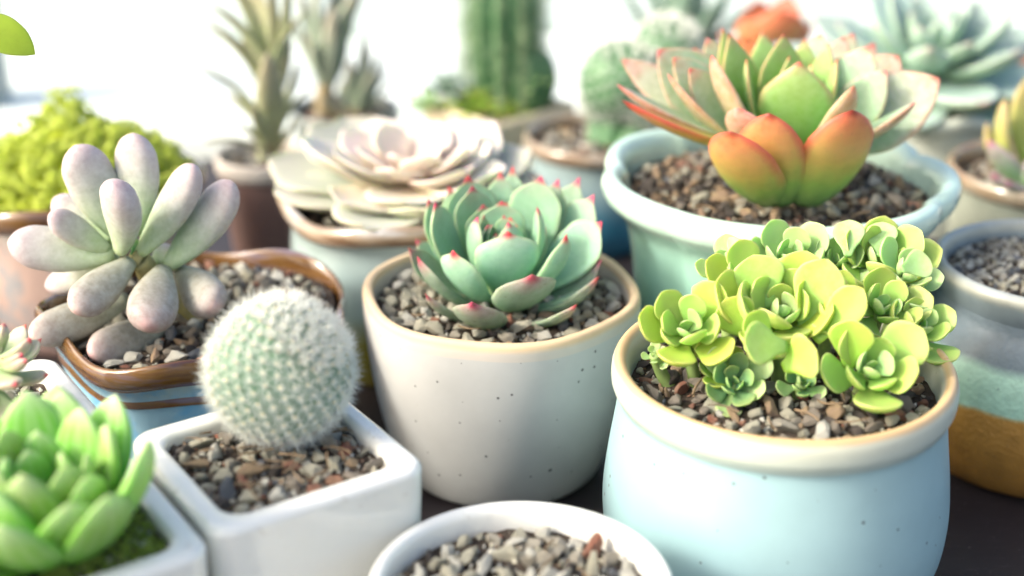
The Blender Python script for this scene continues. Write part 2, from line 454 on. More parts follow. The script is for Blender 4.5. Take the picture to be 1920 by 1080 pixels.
def frame(B, tip, N):
    y = (tip - B).normalized(); z = (N - y * N.dot(y))
    if z.length < 1e-6: z = Vector((0, 0, 1)) - y * y.z
    z.normalize(); x = y.cross(z)
    M = Matrix((x, y, z)).transposed().to_4x4(); M.translation = B
    return M
def leaf_to(parent, B, tip, W, T, prof, mat, N=None, axis=Vector((0, 0, 1)), centre=None, name='leaf', roll=0, face=0.0, **kw):
    """a leaf from B to tip whose upper face looks towards the plant's axis"""
    if N is None:
        mid = (B + tip) / 2; r = Vector((mid.x - centre.x, mid.y - centre.y, 0))
        y = (tip - B).normalized()
        if r.length < 1e-4: r = Vector((0, -1, 0))
        N = axis * max(.15, 1 - abs(y.z)) - r.normalized() * max(0, y.z)
        if r.y > -.004: N = N + Vector((0, -face, face * .3))
    me = leaf_mesh((tip - B).length, W, T, prof, mat, seed=rnd.randrange(9999), **kw)
    M = frame(B, tip, N)
    if roll: M = M @ Matrix.Rotation(roll, 4, 'Y')
    return link(name, me, parent, M)
LM = {}
def rosette(parent, Cn, axis, n, Lin, Lout, e_in, e_out, wr, tr, prof, mats, seed=0, base_r=.002, stack=.004, jit=.1, pw=.8, skip=None, phase=None, **kw):
    rr = random.Random(seed); axis = axis.normalized()
    u = axis.orthogonal().normalized(); q = axis.cross(u)
    ph = rr.uniform(0, 6.28) if phase is None else phase
    for i in range(n):
        f = i / max(1, n - 1)
        az = ph + i * 2.39996 + rr.gauss(0, .10); el = R(e_in + (e_out - e_in) * f ** pw + rr.gauss(0, 4))
        rad = u * math.cos(az) + q * math.sin(az)
        d = rad * math.cos(el) + axis * math.sin(el)
        L = (Lin + (Lout - Lin) * f ** .75) * (1 + rr.uniform(-jit, jit))
        B = Cn + rad * base_r * (.25 + .75 * f) - axis * stack * f
        N = axis * math.cos(el) - rad * math.sin(el)
        mt = mats(f) if callable(mats) else mats
        key = (prof, wr, tr, rr.randrange(3), tuple(sorted(kw.items())))
        if key not in LM: LM[key] = leaf_mesh(1, wr, tr, prof, None, seed=len(LM), **kw); LM[key].materials.append(mt)
        wj = 1 + rr.uniform(-.1, .1)
        M = frame(B, B + d, N) @ Matrix.Diagonal((L * wj, L, L, 1))
        if skip and skip(M @ Vector((0, 1, 0))): continue
        o = link('leaf', LM[key], parent, M)
        o.material_slots[0].link = 'OBJECT'; o.material_slots[0].material = mt
def stem_part(parent, pts, radii, mat, name='stem', n=12, k=24):
    """a tapered tube through points"""
    P = [Vector(p) for p in pts]; Q = []; Rr = []
    for i in range(len(P) - 1):
        a = P[max(0, i - 1)]; b_ = P[i]; c_ = P[i + 1]; d = P[min(len(P) - 1, i + 2)]
        for j in range(8):
            s = j / 8
            Q.append(.5 * ((2 * b_) + (-a + c_) * s + (2 * a - 5 * b_ + 4 * c_ - d) * s * s + (-a + 3 * b_ - 3 * c_ + d) * s ** 3))
            Rr.append(radii[i] + (radii[i + 1] - radii[i]) * s)
    Q.append(P[-1]); Rr.append(radii[-1])
    v = []; f = []; base = Q[0]
    for i, p in enumerate(Q):
        tg = (Q[min(i + 1, len(Q) - 1)] - Q[max(i - 1, 0)]).normalized(); x = tg.orthogonal().normalized(); y = tg.cross(x)
        for j in range(n):
            a = 2 * math.pi * j / n; v.append(p - base + (x * math.cos(a) + y * math.sin(a)) * Rr[i])
    for i in range(len(Q) - 1):
        for j in range(n):
            j2 = (j + 1) % n; f.append((i * n + j, i * n + j2, (i + 1) * n + j2, (i + 1) * n + j))
    f.append(tuple(range(n))[::-1]); f.append(tuple((len(Q) - 1) * n + j for j in range(n)))
    return part(name, parent, v, f, mat, loc=base)
BARK = ceramic('stem_skin', (.30, .24, .13), .7, mottle=.3, mscale=300)
GSTEM = ceramic('green_stem', (.22, .32, .10), .6, mottle=.2, mscale=300)

# ================================================================== the plants
def twigs(root, inside, R0, z, n, seed):
    rr = random.Random(seed); V = []; F = []
    for _ in range(n):
        for _t in range(30):
            x, y = rr.uniform(-R0, R0), rr.uniform(-R0, R0)
            if inside(x, y, .004): break
        else: continue
        p = Vector((x, y, z + rr.uniform(.0018, .0032))); a = rr.uniform(0, 6.28); d = Vector((math.cos(a), math.sin(a), rr.gauss(0, .25))); L = rr.uniform(.004, .010); r = rr.uniform(.0002, .0004)
        k0 = len(V); q = Vector((-d.y, d.x, 0)).normalized(); c = rr.gauss(0, .2)
        for j in range(5):
            u = j / 4; e = p + d * L * (u - .5) + q * L * c * 4 * u * (1 - u)
            for m_ in range(4):
                an = m_ * math.pi / 2; V.append(e + (q * math.cos(an) + Vector((0, 0, 1)) * math.sin(an)) * r * (1.2 - .5 * u))
        for j in range(4):
            for m_ in range(4): m2 = (m_ + 1) % 4; F.append((k0 + j * 4 + m_, k0 + j * 4 + m2, k0 + j * 4 + 4 + m2, k0 + j * 4 + 4 + m_))
    o = part('root_bits', root, V, F, ROOTM); o['kind'] = 'stuff'
ROOTM = ceramic('dry_root', (.24, .17, .10), .8, mottle=.4, mscale=400)
# ---- grey speckled pot with the red-tipped rosette (in focus)
PG = Vector((-.0035, .4232, 0))
t = thing('potted_succulent', 'green rosette with crimson leaf tips in the grey speckled pot at the centre', 'potted plant', PG)
def faceted(a, r, z):                  # softly hexagonal pot
    k = max(0, min(1, (z - .012) / .03)) if r > .02 else 0
    c = math.cos(6 * (a + .25)); return r * (1 + .016 * k * c), z
GB = ceramic('grey_speckled_glaze', (.515, .52, .50), .42, mottle=.08, speck=.9, sscale=125, sthr=.5)
GRm = ceramic('bare_clay_lip', (.62, .47, .29), .65, zramp=[(.050, (.58, .54, .49)), (.0598, (.60, .55, .48)), (.0612, (.66, .50, .31)), (.064, (.66, .50, .31))], zn=(.0002, 80))
round_pot(t, [(.024, .0005), (.030, .001), (.0335, .006), (.0375, .018), (.0408, .034), (.0424, .048), (.0428, .0575)],
          [(.0428, .0575), (.0428, .0605), (.0422, .0622), (.0408, .0626), (.0396, .0618), (.0392, .0585), (.0390, .050)], GB, GRm, faceted)
soil_disc(t, .0390, .0565)
pebbles(t, disc(.0388), .0388, .0565, 330, (.0036, .0066), [6, 4, 1.0, .6, .3, 1.0, .1, .6], 11, small=500)
twigs(t, disc(.037), .037, .058, 16, 1)
EM = leafmat('mint_green_leaf', [(0, (.19, .41, .21)), (.45, (.23, .47, .29)), (.8, (.29, .51, .34)), (.95, (.40, .50, .35))],
             edge=(.48, .56, .30), edge_amt=.55, tip=(.60, .02, .09), tip_at=.968, tipw=.05, wax=.08, spots=.15, rough=.5, sss=.3)
EMo = leafmat('mint_green_old_leaf', [(0, (.17, .33, .19)), (.5, (.22, .38, .25)), (.8, (.29, .39, .28)), (.93, (.38, .26, .24))],
              edge=(.44, .40, .30), edge_amt=.4, tip=(.48, .04, .09), tip_at=.97, tipw=.06, wax=.12, spots=.6, rough=.5, sss=.25)
Cg = PG + Vector((.0, .0, .0605))
pl = part('rosette', t, *lathe([(.0001, .0), (.006, .001), (.0065, .006), (.003, .010), (.0003, .011)], n=24), GSTEM, loc=Cg + Vector((0, 0, -.006)))
#  tip px x, y, dY, width px, base lift, material, roll
EL = [(953, 437, -.0125, 112, .002, 0), (847, 474, -.019, 86, .0, 0), (999, 519, -.027, 112, -.002, 1), (884, 573, -.036, 92, -.006, 1),
      (1083, 577, -.030, 50, -.006, 1), (795, 557, -.028, 42, -.006, 1), (779, 485, -.014, 62, -.004, 1), (762, 466, -.002, 50, -.005, 1),
      (811, 380, -.003, 68, .0, 0), (799, 374, .006, 60, -.002, 0), (883, 348, .012, 78, .001, 0), (875, 330, .020, 96, -.002, 0),
      (892, 407, -.004, 68, .003, 0), (941, 376, .008, 80, .003, 0), (1017, 331, .016, 96, .0, 0), (938, 322, .026, 62, -.003, 0),
      (962, 313, .030, 56, -.004, 0), (1049, 337, .020, 66, -.002, 0), (1088, 335, .027, 66, -.003, 0), (1116, 367, .014, 76, -.001, 0),
      (1131, 418, .003, 92, -.001, 0), (1012, 389, -.001, 62, .002, 0), (1066, 443, -.013, 72, .0, 0), (1125, 524, -.016, 72, -.005, 1),
      (1131, 489, -.002, 60, -.005, 1), (955, 417, -.0035, 62, .004, 0), (929, 437, -.002, 30, .005, 0), (946, 402, .002, 40, .005, 0),
      (920, 420, .0, 26, .006, 0), (970, 420, .0, 36, .005, 0), (905, 402, .004, 30, .005, 0), (1000, 345, .028, 50, -.003, 0), (840, 350, .024, 60, -.004, 0)]
for x, y, dY, wp, lift, mi in EL:
    tip = at(x, y, PG.y + dY); r = Vector((tip.x - Cg.x, tip.y - Cg.y, 0)); rl = r.length
    B = Cg + r.normalized() * min(.0055, rl * .35) + Vector((0, 0, lift))
    W = wp / FPX * depth(tip) * .56
    L = (tip - B).length
    leaf_to(pl, B, tip, W, min(W * .27, .0017), 'ech', (EM, EMo)[mi], face=.7 if abs(tip.x - Cg.x) > .012 else .2, centre=Cg, bend=.10 if mi == 0 else .08, cup=.20, up=.36, nl=22, m=20, tipbend=.03)

rosette(pl, Cg + Vector((0, .001, .004)), Vector((0, -.08, 1)), 12, .012, .023, 86, 68, .30, .06, 'ech', EM, seed=41, base_r=.003, stack=.002, skip=lambda p: p.y < PG.y - .001, bend=.10, cup=.2, up=.36, nl=20, m=18)
rosette(pl, Cg + Vector((0, .002, .0)), Vector((0, -.05, 1)), 30, .022, .034, 62, 22, .26, .05, 'ech', EM, seed=43, base_r=.005, stack=.003, skip=lambda p: p.y < PG.y + .006, bend=.09, cup=.2, up=.36, nl=20, m=18)
# ---- mint scalloped pot with the orange-edged rosette
PMt = Vector((.0868, .464, 0))
t = thing('potted_succulent', 'large rosette with orange-red leaf edges in the scalloped mint glazed pot', 'potted plant', PMt)
def scallop(a, r, z):
    k = max(0, min(1, (z - .02) / .055)) ** 1.3
    c = abs(math.cos(3.5 * (a + .12))) ** .6
    return r * (1 - .075 * k * (1 - c)), z + .0016 * k * (c - .5)
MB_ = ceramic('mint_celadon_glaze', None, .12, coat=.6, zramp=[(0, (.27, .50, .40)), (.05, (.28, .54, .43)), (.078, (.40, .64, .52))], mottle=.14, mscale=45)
MR_ = ceramic('mint_celadon_lip', (.52, .72, .61), .1, coat=.6, mottle=.12, mscale=70)
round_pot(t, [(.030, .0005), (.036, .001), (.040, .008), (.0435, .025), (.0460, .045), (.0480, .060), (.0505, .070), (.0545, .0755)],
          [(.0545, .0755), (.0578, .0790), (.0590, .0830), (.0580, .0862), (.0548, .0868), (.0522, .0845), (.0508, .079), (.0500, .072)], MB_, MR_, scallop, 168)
scr_ = lambda a, r: scallop(a, r, .078)[0]
soil_disc(t, .0510, .0775, scr_)
pebbles(t, disc(.0485), .0485, .0775, 330, (.0036, .0068), [4.2, .5, .5, 1.2, 5.0, 3.0, .2, 2.2], 21, small=900)
twigs(t, disc(.046), .046, .079, 20, 5)
AGi = leafmat('apple_green_leaf', [(0, (.20, .42, .08)), (.5, (.25, .50, .11)), (.85, (.36, .55, .17)), (1, (.50, .40, .2))],
              edge=(.58, .30, .16), edge_amt=.75, tip=(.55, .10, .06), tip_at=.985, wax=.10, rough=.42, sss=.4, var=.06)
AGo = leafmat('orange_flushed_leaf', [(0, (.24, .50, .18)), (.34, (.34, .52, .12)), (.58, (.58, .45, .12)), (.86, (.66, .28, .12)), (1, (.58, .10, .06))],
              edge=(.66, .12, .08), edge_amt=.9, tip=(.25, .03, .02), tip_at=.99, rough=.36, sss=.35, var=.06, spots=.3)
AGg = leafmat('grey_green_pink_edged_leaf', [(0, (.26, .50, .20)), (.5, (.31, .54, .30)), (.85, (.36, .53, .33)), (1, (.58, .34, .22))],
              edge=(.62, .24, .17), edge_amt=.55, tip=(.55, .10, .08), tip_at=.985, wax=.25, rough=.45, sss=.35, var=.06, back=[(0, (.40, .48, .14)), (.5, (.58, .42, .18)), (1, (.66, .22, .14))])
AGb = leafmat('pink_flushed_leaf', [(0, (.28, .51, .24)), (.45, (.36, .54, .32)), (.8, (.46, .50, .35)), (1, (.62, .27, .2))],
              edge=(.64, .20, .16), edge_amt=.7, tip=(.5, .1, .08), tip_at=.985, wax=.3, rough=.45, sss=.35, var=.06, back=[(0, (.45, .42, .14)), (.6, (.62, .30, .16)), (1, (.62, .16, .12))])
Ca = PMt + Vector((.003, -.004, .083))
pl = part('rosette', t, *lathe([(.0001, .0), (.004, .001), (.0045, .010), (.008, .018), (.006, .023), (.0003, .025)], n=24), GSTEM, loc=Ca + Vector((0, 0, -.008)))
AL = [(1370, 246, -.041, 142, -.004, 1), (1442, 212, -.037, 130, -.002, 1), (1598, 207, -.036, 148, -.002, 1), (1385, 202, -.026, 90, .0, 3),
      (1498, 115, -.010, 126, .003, 0), (1469, 64, .006, 96, .003, 0), (1335, 103, -.008, 76, .001, 2), (1368, 62, .004, 66, .002, 0),
      (1354, 52, .012, 62, .0, 0), (1167, 188, -.022, 66, .003, 1), (1157, 158, -.010, 64, .004, 2), (1233, 94, .006, 104, .003, 2),
      (1166, 111, .016, 62, .001, 3), (1262, 108, .000, 76, .002, 2), (1601, 160, -.020, 74, .001, 2), (1629, 88, .004, 88, .002, 2),
      (1685, 104, .012, 104, .002, 3), (1762, 148, .000, 104, .002, 3), (1716, 192, -.016, 66, .002, 2), (1554, 80, .006, 60, .003, 0),
      (1583, 68, .018, 60, -.001, 3), (1537, 63, .020, 72, .0, 2), (1430, 58, .022, 80, -.001, 0), (1510, 72, .012, 70, .002, 0),
      (1300, 90, .022, 70, -.004, 2), (1640, 80, .028, 66, -.005, 3), (1400, 70, .032, 70, -.005, 1), (1520, 120, .0, 60, .005, 0), (1480, 105, .002, 50, .006, 0),
      (1292, 128, -.004, 66, .0, 2), (1252, 138, -.008, 56, -.001, 2), (1662, 132, -.002, 70, .0, 2), (1570, 110, -.004, 62, .001, 0), (1400, 110, -.004, 62, .001, 0), (1325, 72, .016, 70, -.001, 2), (1600, 62, .026, 66, -.002, 2)]
for x, y, dY, wp, lift, mi in AL:
    tip = at(x, y, Ca.y + dY); r = Vector((tip.x - Ca.x, tip.y - Ca.y, 0)); rl = r.length
    low = mi == 1 and dY < -.03
    up_ = .0 if low else (.0115 if abs(tip.x - Ca.x) < .012 else .0095)
    B = Ca + r.normalized() * min(.0175 if low else .009, rl * .42) + Vector((0, 0, up_ if low else lift + up_))
    side_ = abs(tip.x - Ca.x) > .018
    W = wp / FPX * depth(tip) * (.52 if low else (.68 if side_ else .57))
    leaf_to(pl, B, tip, W, min(W * .30, .0030) if low else min(W * .26, .0021 if mi else .0015), 'cup' if low else ('ogee' if mi == 0 else 'aga'), (AGi, AGo, AGg, AGb)[mi], face=(1.8 if side_ and not low else .4), centre=Ca, bend=.04, cup=.13 if mi else .06, up=.36, nl=20, m=20)

# ---- blue belly pot with the lime rosettes
PB = Vector((.0715, .353, 0))
t = thing('potted_succulent', 'cluster of lime-green rosettes in the pale blue speckled belly pot', 'potted plant', PB)
BB = ceramic('pale_blue_matt_glaze', (.34, .52, .54), .40, mottle=.07, speck=.85, sscale=125, sthr=.5)
BR = ceramic('cream_lip_glaze', None, .32, zramp=[(.061, (.42, .56, .55)), (.0655, (.53, .60, .52)), (.0702, (.58, .60, .48)), (.0714, (.62, .43, .22)), (.074, (.62, .43, .22))], zn=(.0002, 70), mottle=.05, speck=.6, sscale=95, sthr=.85)
round_pot(t, [(.030, .0005), (.0365, .001), (.0405, .006), (.0452, .018), (.0466, .030), (.0457, .042), (.0441, .053), (.0432, .0600), (.0434, .0620)],
          [(.0434, .0620), (.0445, .0640), (.0451, .0660), (.0450, .0695), (.0438, .0718), (.0420, .0715), (.0408, .0695), (.0402, .066), (.0398, .056)], BB, BR)
soil_disc(t, .0400, .0630)
pebbles(t, disc(.0396), .0396, .0630, 320, (.0036, .0066), [3.6, 1.2, .6, 1.6, 2.4, 2.8, .2, 2.6], 31, small=700)
twigs(t, disc(.038), .038, .065, 22, 3)
SLa = leafmat('lime_leaf', [(0, (.24, .44, .09)), (.4, (.38, .61, .12)), (.8, (.50, .69, .16)), (1, (.58, .68, .18))], edge=(.60, .64, .25), edge_amt=.5, rough=.36, sss=.5, var=.10, wax=.08, trans=.2)
SLb = leafmat('yellow_lime_leaf', [(0, (.30, .50, .07)), (.4, (.43, .64, .10)), (.8, (.54, .69, .13)), (1, (.63, .66, .16))], edge=(.66, .62, .24), edge_amt=.5, rough=.36, sss=.5, var=.08, trans=.2)
SLc = leafmat('fresh_green_leaf', [(0, (.25, .47, .15)), (.5, (.38, .61, .22)), (1, (.49, .67, .26))], edge=(.50, .62, .28), edge_amt=.5, rough=.38, sss=.45, var=.1, wax=.12, trans=.15)
SLd = leafmat('deep_green_leaf', [(0, (.07, .22, .08)), (.5, (.14, .32, .12)), (1, (.30, .44, .14))], edge=(.42, .50, .18), edge_amt=.5, rough=.38, sss=.4, var=.1, wax=.08, trans=.1)
def pal_a(f): return SLc if f < .25 else (SLa if f < .7 else SLb)
def pal_b(f): return SLc if f < .3 else SLa
def pal_c(f): return SLd if f < .7 else SLc
def pal_d(f): return SLc
# px x, y, dY, radius px, n, palette, tilt(x, y)
SR = [(1288, 622, .0, 104, 13, pal_a, (-.15, -.6)), (1462, 592, .006, 130, 16, pal_a, (.0, -.6)), (1632, 698, -.012, 106, 12, pal_b, (.05, -.7)),
      (1376, 718, -.010, 66, 14, pal_c, (-.1, -.8)), (1504, 716, -.010, 48, 12, pal_c, (.0, -.7)), (1720, 616, .010, 84, 12, pal_b, (.35, -.5)),
      (1652, 580, .012, 84, 12, pal_b, (.2, -.5)), (1362, 505, .026, 66, 12, pal_d, (-.25, -.4)), (1478, 488, .034, 92, 13, pal_d, (-.05, -.4)),
      (1650, 492, .034, 104, 13, pal_b, (.15, -.4)), (1565, 490, .034, 72, 11, pal_d, (.0, -.35)), (1700, 515, .024, 72, 11, pal_d, (.4, -.4)),
      (1410, 530, .018, 92, 12, pal_a, (-.1, -.5)), (1226, 662, .0, 26, 9, pal_d, (-.3, -.5)), (1560, 590, .004, 92, 11, pal_a, (.0, -.6)), (1345, 680, -.004, 52, 9, pal_a, (.1, -.8))]
for i, (x, y, dY, rp, n, pal, (tx, ty)) in enumerate(SR):
    c = at(x, y, PB.y + dY); ax = Vector((tx, ty - .2, 1)).normalized(); rad = rp / FPX * depth(c)
    foot = Vector((PB.x + (c.x - PB.x) * .86, PB.y + (c.y - PB.y) * .85 + .002, .0625))
    st = stem_part(t, [foot, (foot + c) / 2 + Vector((0, .001, -.001)), c - ax * .001], [.0019, .0017, .0015], GSTEM, 'rosette')
    rosette(st, c - ax * .0008, ax, n, rad * .36, rad * 1.16, 82, 34 if rp > 70 else 24, .345, .078, 'sed', pal, seed=100 + i, base_r=.0012, stack=.003, jit=.14, bend=.10, cup=.26, up=.40, nl=14, m=14)
c2 = at(1470, 600, PB.y - .002)
st = stem_part(t, [Vector((PB.x, PB.y, .0625)), c2 - Vector((0, 0, .006))], [.003, .002], GSTEM, 'stem')
for (x, y, dY, wp, mt, bx, by) in [(1552, 486, .004, 100, SLa, 1505, 625), (1512, 470, .012, 95, SLb, 1490, 580), (1618, 540, -.004, 74, SLb, 1530, 640), (1412, 478, .010, 100, SLa, 1440, 580),
                           (1400, 590, -.010, 60, SLb, 1450, 640), (1530, 655, -.022, 92, SLb, 1470, 690), (1395, 640, -.022, 86, SLa, 1475, 650), (1600, 600, -.012, 88, SLb, 1590, 690), (1360, 560, .0, 84, SLb, 1410, 640),
                           (1745, 488, .010, 60, SLc, 1690, 505), (1592, 412, .038, 60, SLc, 1590, 480), (1654, 416, .040, 60, SLc, 1650, 480), (1366, 446, .030, 30, SLc, 1410, 495)]:
    tip = at(x, y, PB.y + dY); B = at(bx, by, PB.y + dY * .75 - .001); W = wp / FPX * depth(tip) * .5
    leaf_to(st, B, tip, W, W * .22, 'sed', mt, N=Vector((-.25, -.75, .6)), bend=.06, cup=.25, up=.4)

# ---- white square pots (three of one kind)
WC = ceramic('white_porcelain', (.81, .82, .76), .14, coat=.5, mottle=.06, mscale=30, dirt=.062)
ROT = R(33.7); HS, HP = .0278, .064
ex = Vector((math.cos(ROT), math.sin(ROT), 0)); ey = Vector((-math.sin(ROT), math.cos(ROT), 0))
PC = Vector((-.0580, .3197, 0))
gW = 'square white porcelain pots'
t = thing('potted_cactus', 'round fuzzy white-spined cactus in a square white porcelain pot', 'potted cactus', PC, gW)
ins = square_pot(t, HS, HP, .0062, ROT, WC)
pebbles(t, ins, .036, HP - .0040, 330, (.0026, .0064), [5, 1.8, 1.0, 1.8, 2.0, 2.0, .5, 1.6], 41, dome=0, small=900, ssize=(.0009, .002))
twigs(t, ins, .034, HP - .0025, 26, 2)
def ball_cactus(root, cc, rad, ax, na, body_m, spine_m, areole_m, nsp=17, slen=.0028, srad=.00006, sq=(1, 1), crown=60, seed=5, sub=5, bumpf=.055, name='body', zmin=None):
    rr = random.Random(seed); ax = ax.normalized(); u = ax.orthogonal().normalized(); q = ax.cross(u)
    Md = np.array([list(u), list(q), list(ax)])
    pts = []
    for i in range(na):
        z = 1 - (i + .5) / na * 1.88; rr_ = math.sqrt(max(0, 1 - z * z)); a = i * 2.399963
        pts.append((rr_ * math.cos(a), rr_ * math.sin(a), z))
    A = np.array(pts)
    bm = bmesh.new(); bmesh.ops.create_icosphere(bm, subdivisions=sub, radius=1)
    V = np.array([list(x.co) for x in bm.verts]); F = [tuple(x.index for x in f_.verts) for f_ in bm.faces]; bm.free()
    sig = math.sqrt(4 * math.pi / na) * .42
    def shape(P):
        P = P.copy(); dd = np.maximum(0, P[:, 2] - .80); P[:, 2] -= dd * .55      # a slightly sunken crown
        P *= (1 + .06 * np.sin(P[:, 0] * 2.1 + seed) * np.cos(P[:, 1] * 1.7 + P[:, 2] * 1.3))[:, None]; P[:, 0] *= sq[0]; P[:, 1] *= sq[0]; P[:, 2] *= sq[1]; return P
    dm = np.max(V @ A.T, axis=1); ang = np.arccos(np.clip(dm, -1, 1))
    hgt = np.exp(-(ang / sig) ** 2) * bumpf
    Vw = shape(V * (1 + hgt[:, None])) @ Md * rad
    body = part(name, root, Vw, F, body_m, attr=[(.5 + .5 * v[2], 0, 1, 1) for v in V], loc=cc)
    sv_, sf, av, af = [], [], [], []
    P0 = shape(A * (1 + bumpf)) @ Md * rad; Nn = A @ Md
    ib = bmesh.new(); bmesh.ops.create_icosphere(ib, subdivisions=1, radius=1)
    IV = [x.co.copy() for x in ib.verts]; IF = [tuple(x.index for x in f_.verts) for f_ in ib.faces]; ib.free()
    for i in range(na):
        p = Vector(P0[i]); n = Vector(Nn[i])
        if zmin is not None and (cc + p).z < zmin: continue
        tx = n.orthogonal().normalized(); ty = n.cross(tx)
        rot = rr.uniform(0, 6.28); k0 = len(av); R1 = rad * .036 * rr.uniform(.8, 1.2)
        av += [p + (tx * w_.x + ty * w_.y + n * w_.z * .7) * R1 for w_ in IV]; af += [tuple(a + k0 for a in f_) for f_ in IF]
        nn = nsp + (60 if i < crown else 0)
        for k in range(nn):
            a = rot + 6.283 * k / nn + rr.gauss(0, .15); tilt = rr.uniform(.75, 1.45) if k % 6 else rr.uniform(.1, .6)
            d = (tx * math.cos(a) + ty * math.sin(a)) * math.sin(tilt) + n * math.cos(tilt)
            if i < crown: d = (d + n * .6 + Vector(ax) * .3).normalized()
            L = slen * rr.uniform(.65, 1.25); s = d.orthogonal().normalized(); s2 = d.cross(s)
            bend = Vector((rr.gauss(0, .12), rr.gauss(0, .12), rr.gauss(0, .12)))
            k0 = len(sv_)
            b0 = p + n * R1 * .2
            m0 = b0 + d * L * .55; e0 = b0 + (d + bend).normalized() * L
            for c_, r_ in ((b0, srad), (m0, srad * .8)):
                for j in range(3):
                    an = 2.094 * j; sv_.append(c_ + (s * math.cos(an) + s2 * math.sin(an)) * r_)
            sv_.append(e0)
            for j in range(3):
                j2 = (j + 1) % 3; sf.append((k0 + j, k0 + j2, k0 + 3 + j2, k0 + 3 + j)); sf.append((k0 + 3 + j, k0 + 3 + j2, k0 + 6))
    o = part('spines', body, sv_, sf, spine_m, False, loc=cc); o['kind'] = 'stuff'
    o = part('areoles', body, av, af, areole_m, loc=cc); o['kind'] = 'stuff'
    return body
CB, nt, b = newmat('cactus_skin')
nt.links.new(ramp(nt, noi(nt, 150, 4), [(.3, (.06, .155, .085)), (.7, (.11, .23, .13))]), b.inputs['Base Color']); CBC = b.inputs['Base Color'].links[0].from_socket
a = nd(nt, 'ShaderNodeAttribute', attribute_name='leaf'); sp_ = nd(nt, 'ShaderNodeSeparateColor'); nt.links.new(a.outputs[0], sp_.inputs[0])
nt.links.new(mixc(nt, ramp(nt, mth(nt, 'ADD', sp_.outputs[0], mth(nt, 'MULTIPLY', noi(nt, 200, 4), .2)), [(.12, .8), (.30, 0)]), CBC, (.16, .12, .05)), b.inputs['Base Color']); b.inputs['Roughness'].default_value = .6
b.inputs['Subsurface Weight'].default_value = .15; b.inputs['Subsurface Scale'].default_value = .002
SPN, nt, b = newmat('white_spine'); b.inputs['Base Color'].default_value = (.80, .82, .76, 1); b.inputs['Roughness'].default_value = .5
b.inputs['Subsurface Weight'].default_value = .0
ARE, nt, b = newmat('cream_wool'); b.inputs['Base Color'].default_value = (.64, .59, .34, 1); b.inputs['Roughness'].default_value = .9
cc = at(524, 697, .333)
ball_cactus(t, cc, .0168, Vector((.50, -.14, .86)), 350, CB, SPN, ARE, sq=(1.0, .99), zmin=HP - .004, nsp=32, slen=.0039, srad=.000045, crown=50, bumpf=.035)

PH = PC - ex * .0572 - ey * .0030
t = thing('potted_succulent', 'soft bright green translucent succulent in a square white pot at bottom left', 'potted plant', PH, gW)
ins = square_pot(t, HS, HP - .001, .0062, ROT, WC)
gravel(t, ins, .036, HP - .006, 320, (.003, .0055), [3, 1, 1.5, 1, 2, 1, .5, 2], 51, dome=0)
MOSS, nt, b = newmat('moss'); nt.links.new(ramp(nt, noi(nt, 500, 4), [(.3, (.10, .17, .015)), (.7, (.30, .38, .05))]), b.inputs['Base Color']); b.inputs['Roughness'].default_value = .9
rr = random.Random(4); V = []; F = []
for _ in range(1500):
    while True:
        a, q = rr.uniform(-HS, HS), rr.uniform(-HS, HS)
        p_ = ex * a + ey * q
        if ins(p_.x, p_.y, .001) and a > -.006: break
    z = HP - .004 + .003 * abs(noise.noise(Vector((a, q, 0)) * 160)); d = Vector((rr.gauss(0, .6), rr.gauss(0, .6), 1)).normalized() * rr.uniform(.0012, .0028)
    s = d.orthogonal().normalized() * .0005; k = len(V); p0 = Vector((p_.x, p_.y, z))
    V += [p0 - s, p0 + s, p0 + d]; F.append((k, k + 1, k + 2))
o = part('moss', t, V, F, MOSS, False); o['kind'] = 'stuff'
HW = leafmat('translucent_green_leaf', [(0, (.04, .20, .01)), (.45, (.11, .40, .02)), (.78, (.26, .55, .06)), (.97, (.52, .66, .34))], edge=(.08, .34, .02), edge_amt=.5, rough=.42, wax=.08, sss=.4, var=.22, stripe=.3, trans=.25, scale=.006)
Ch = at(82, 930, PH.y - .001)
pl = part('rosette', t, *lathe([(.0001, .0), (.008, .001), (.009, .010), (.004, .016), (.0003, .018)], n=24), GSTEM, loc=Vector((Ch.x, Ch.y, HP - .007)))
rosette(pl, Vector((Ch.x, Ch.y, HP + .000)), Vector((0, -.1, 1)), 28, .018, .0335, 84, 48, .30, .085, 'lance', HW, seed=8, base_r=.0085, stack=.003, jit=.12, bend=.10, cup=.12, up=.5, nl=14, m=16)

PS = PH + ey * .0588 + ex * .0012
t = thing('potted_succulent', 'small pale succulent with red leaf points in a square white pot at the left edge', 'potted plant', PS, gW)
ins = square_pot(t, HS, HP, .0062, ROT, WC)
pebbles(t, ins, .036, HP - .0045, 150, (.0040, .0064), [5, 2.2, 2.0, .2, .2, .6, .3, .6], 61, dome=0, small=500)
SVm = leafmat('pale_red_tipped_leaf', [(0, (.24, .38, .14)), (.5, (.36, .46, .22)), (.85, (.48, .42, .32))], edge=(.5, .3, .25), edge_amt=.4, tip=(.55, .03, .06), tip_at=.95, wax=.2, sss=.35)
cS = at(-22, 690, PS.y + .004)
pl = stem_part(t, [Vector((cS.x, cS.y, HP - .006)), cS], [.003, .0025], GSTEM, 'rosette')
rosette(pl, cS, Vector((.15, -.3, 1)), 20, .006, .018, 80, 5, .18, .09, 'ech', SVm, seed=3, base_r=.002, stack=.004, bend=.08, cup=.15, nl=14, m=12)
for x, y, dY, wp in ((58, 634, .0, 34), (42, 663, -.006, 26), (50, 674, -.008, 24), (30, 720, -.014, 44), (8, 606, .006, 22)):
    tip = at(x, y, PS.y + dY); leaf_to(pl, cS + (tip - cS) * .25, tip, wp / FPX * .4 * .5, .0016, 'ech', SVm, centre=cS, bend=.06, cup=.15)

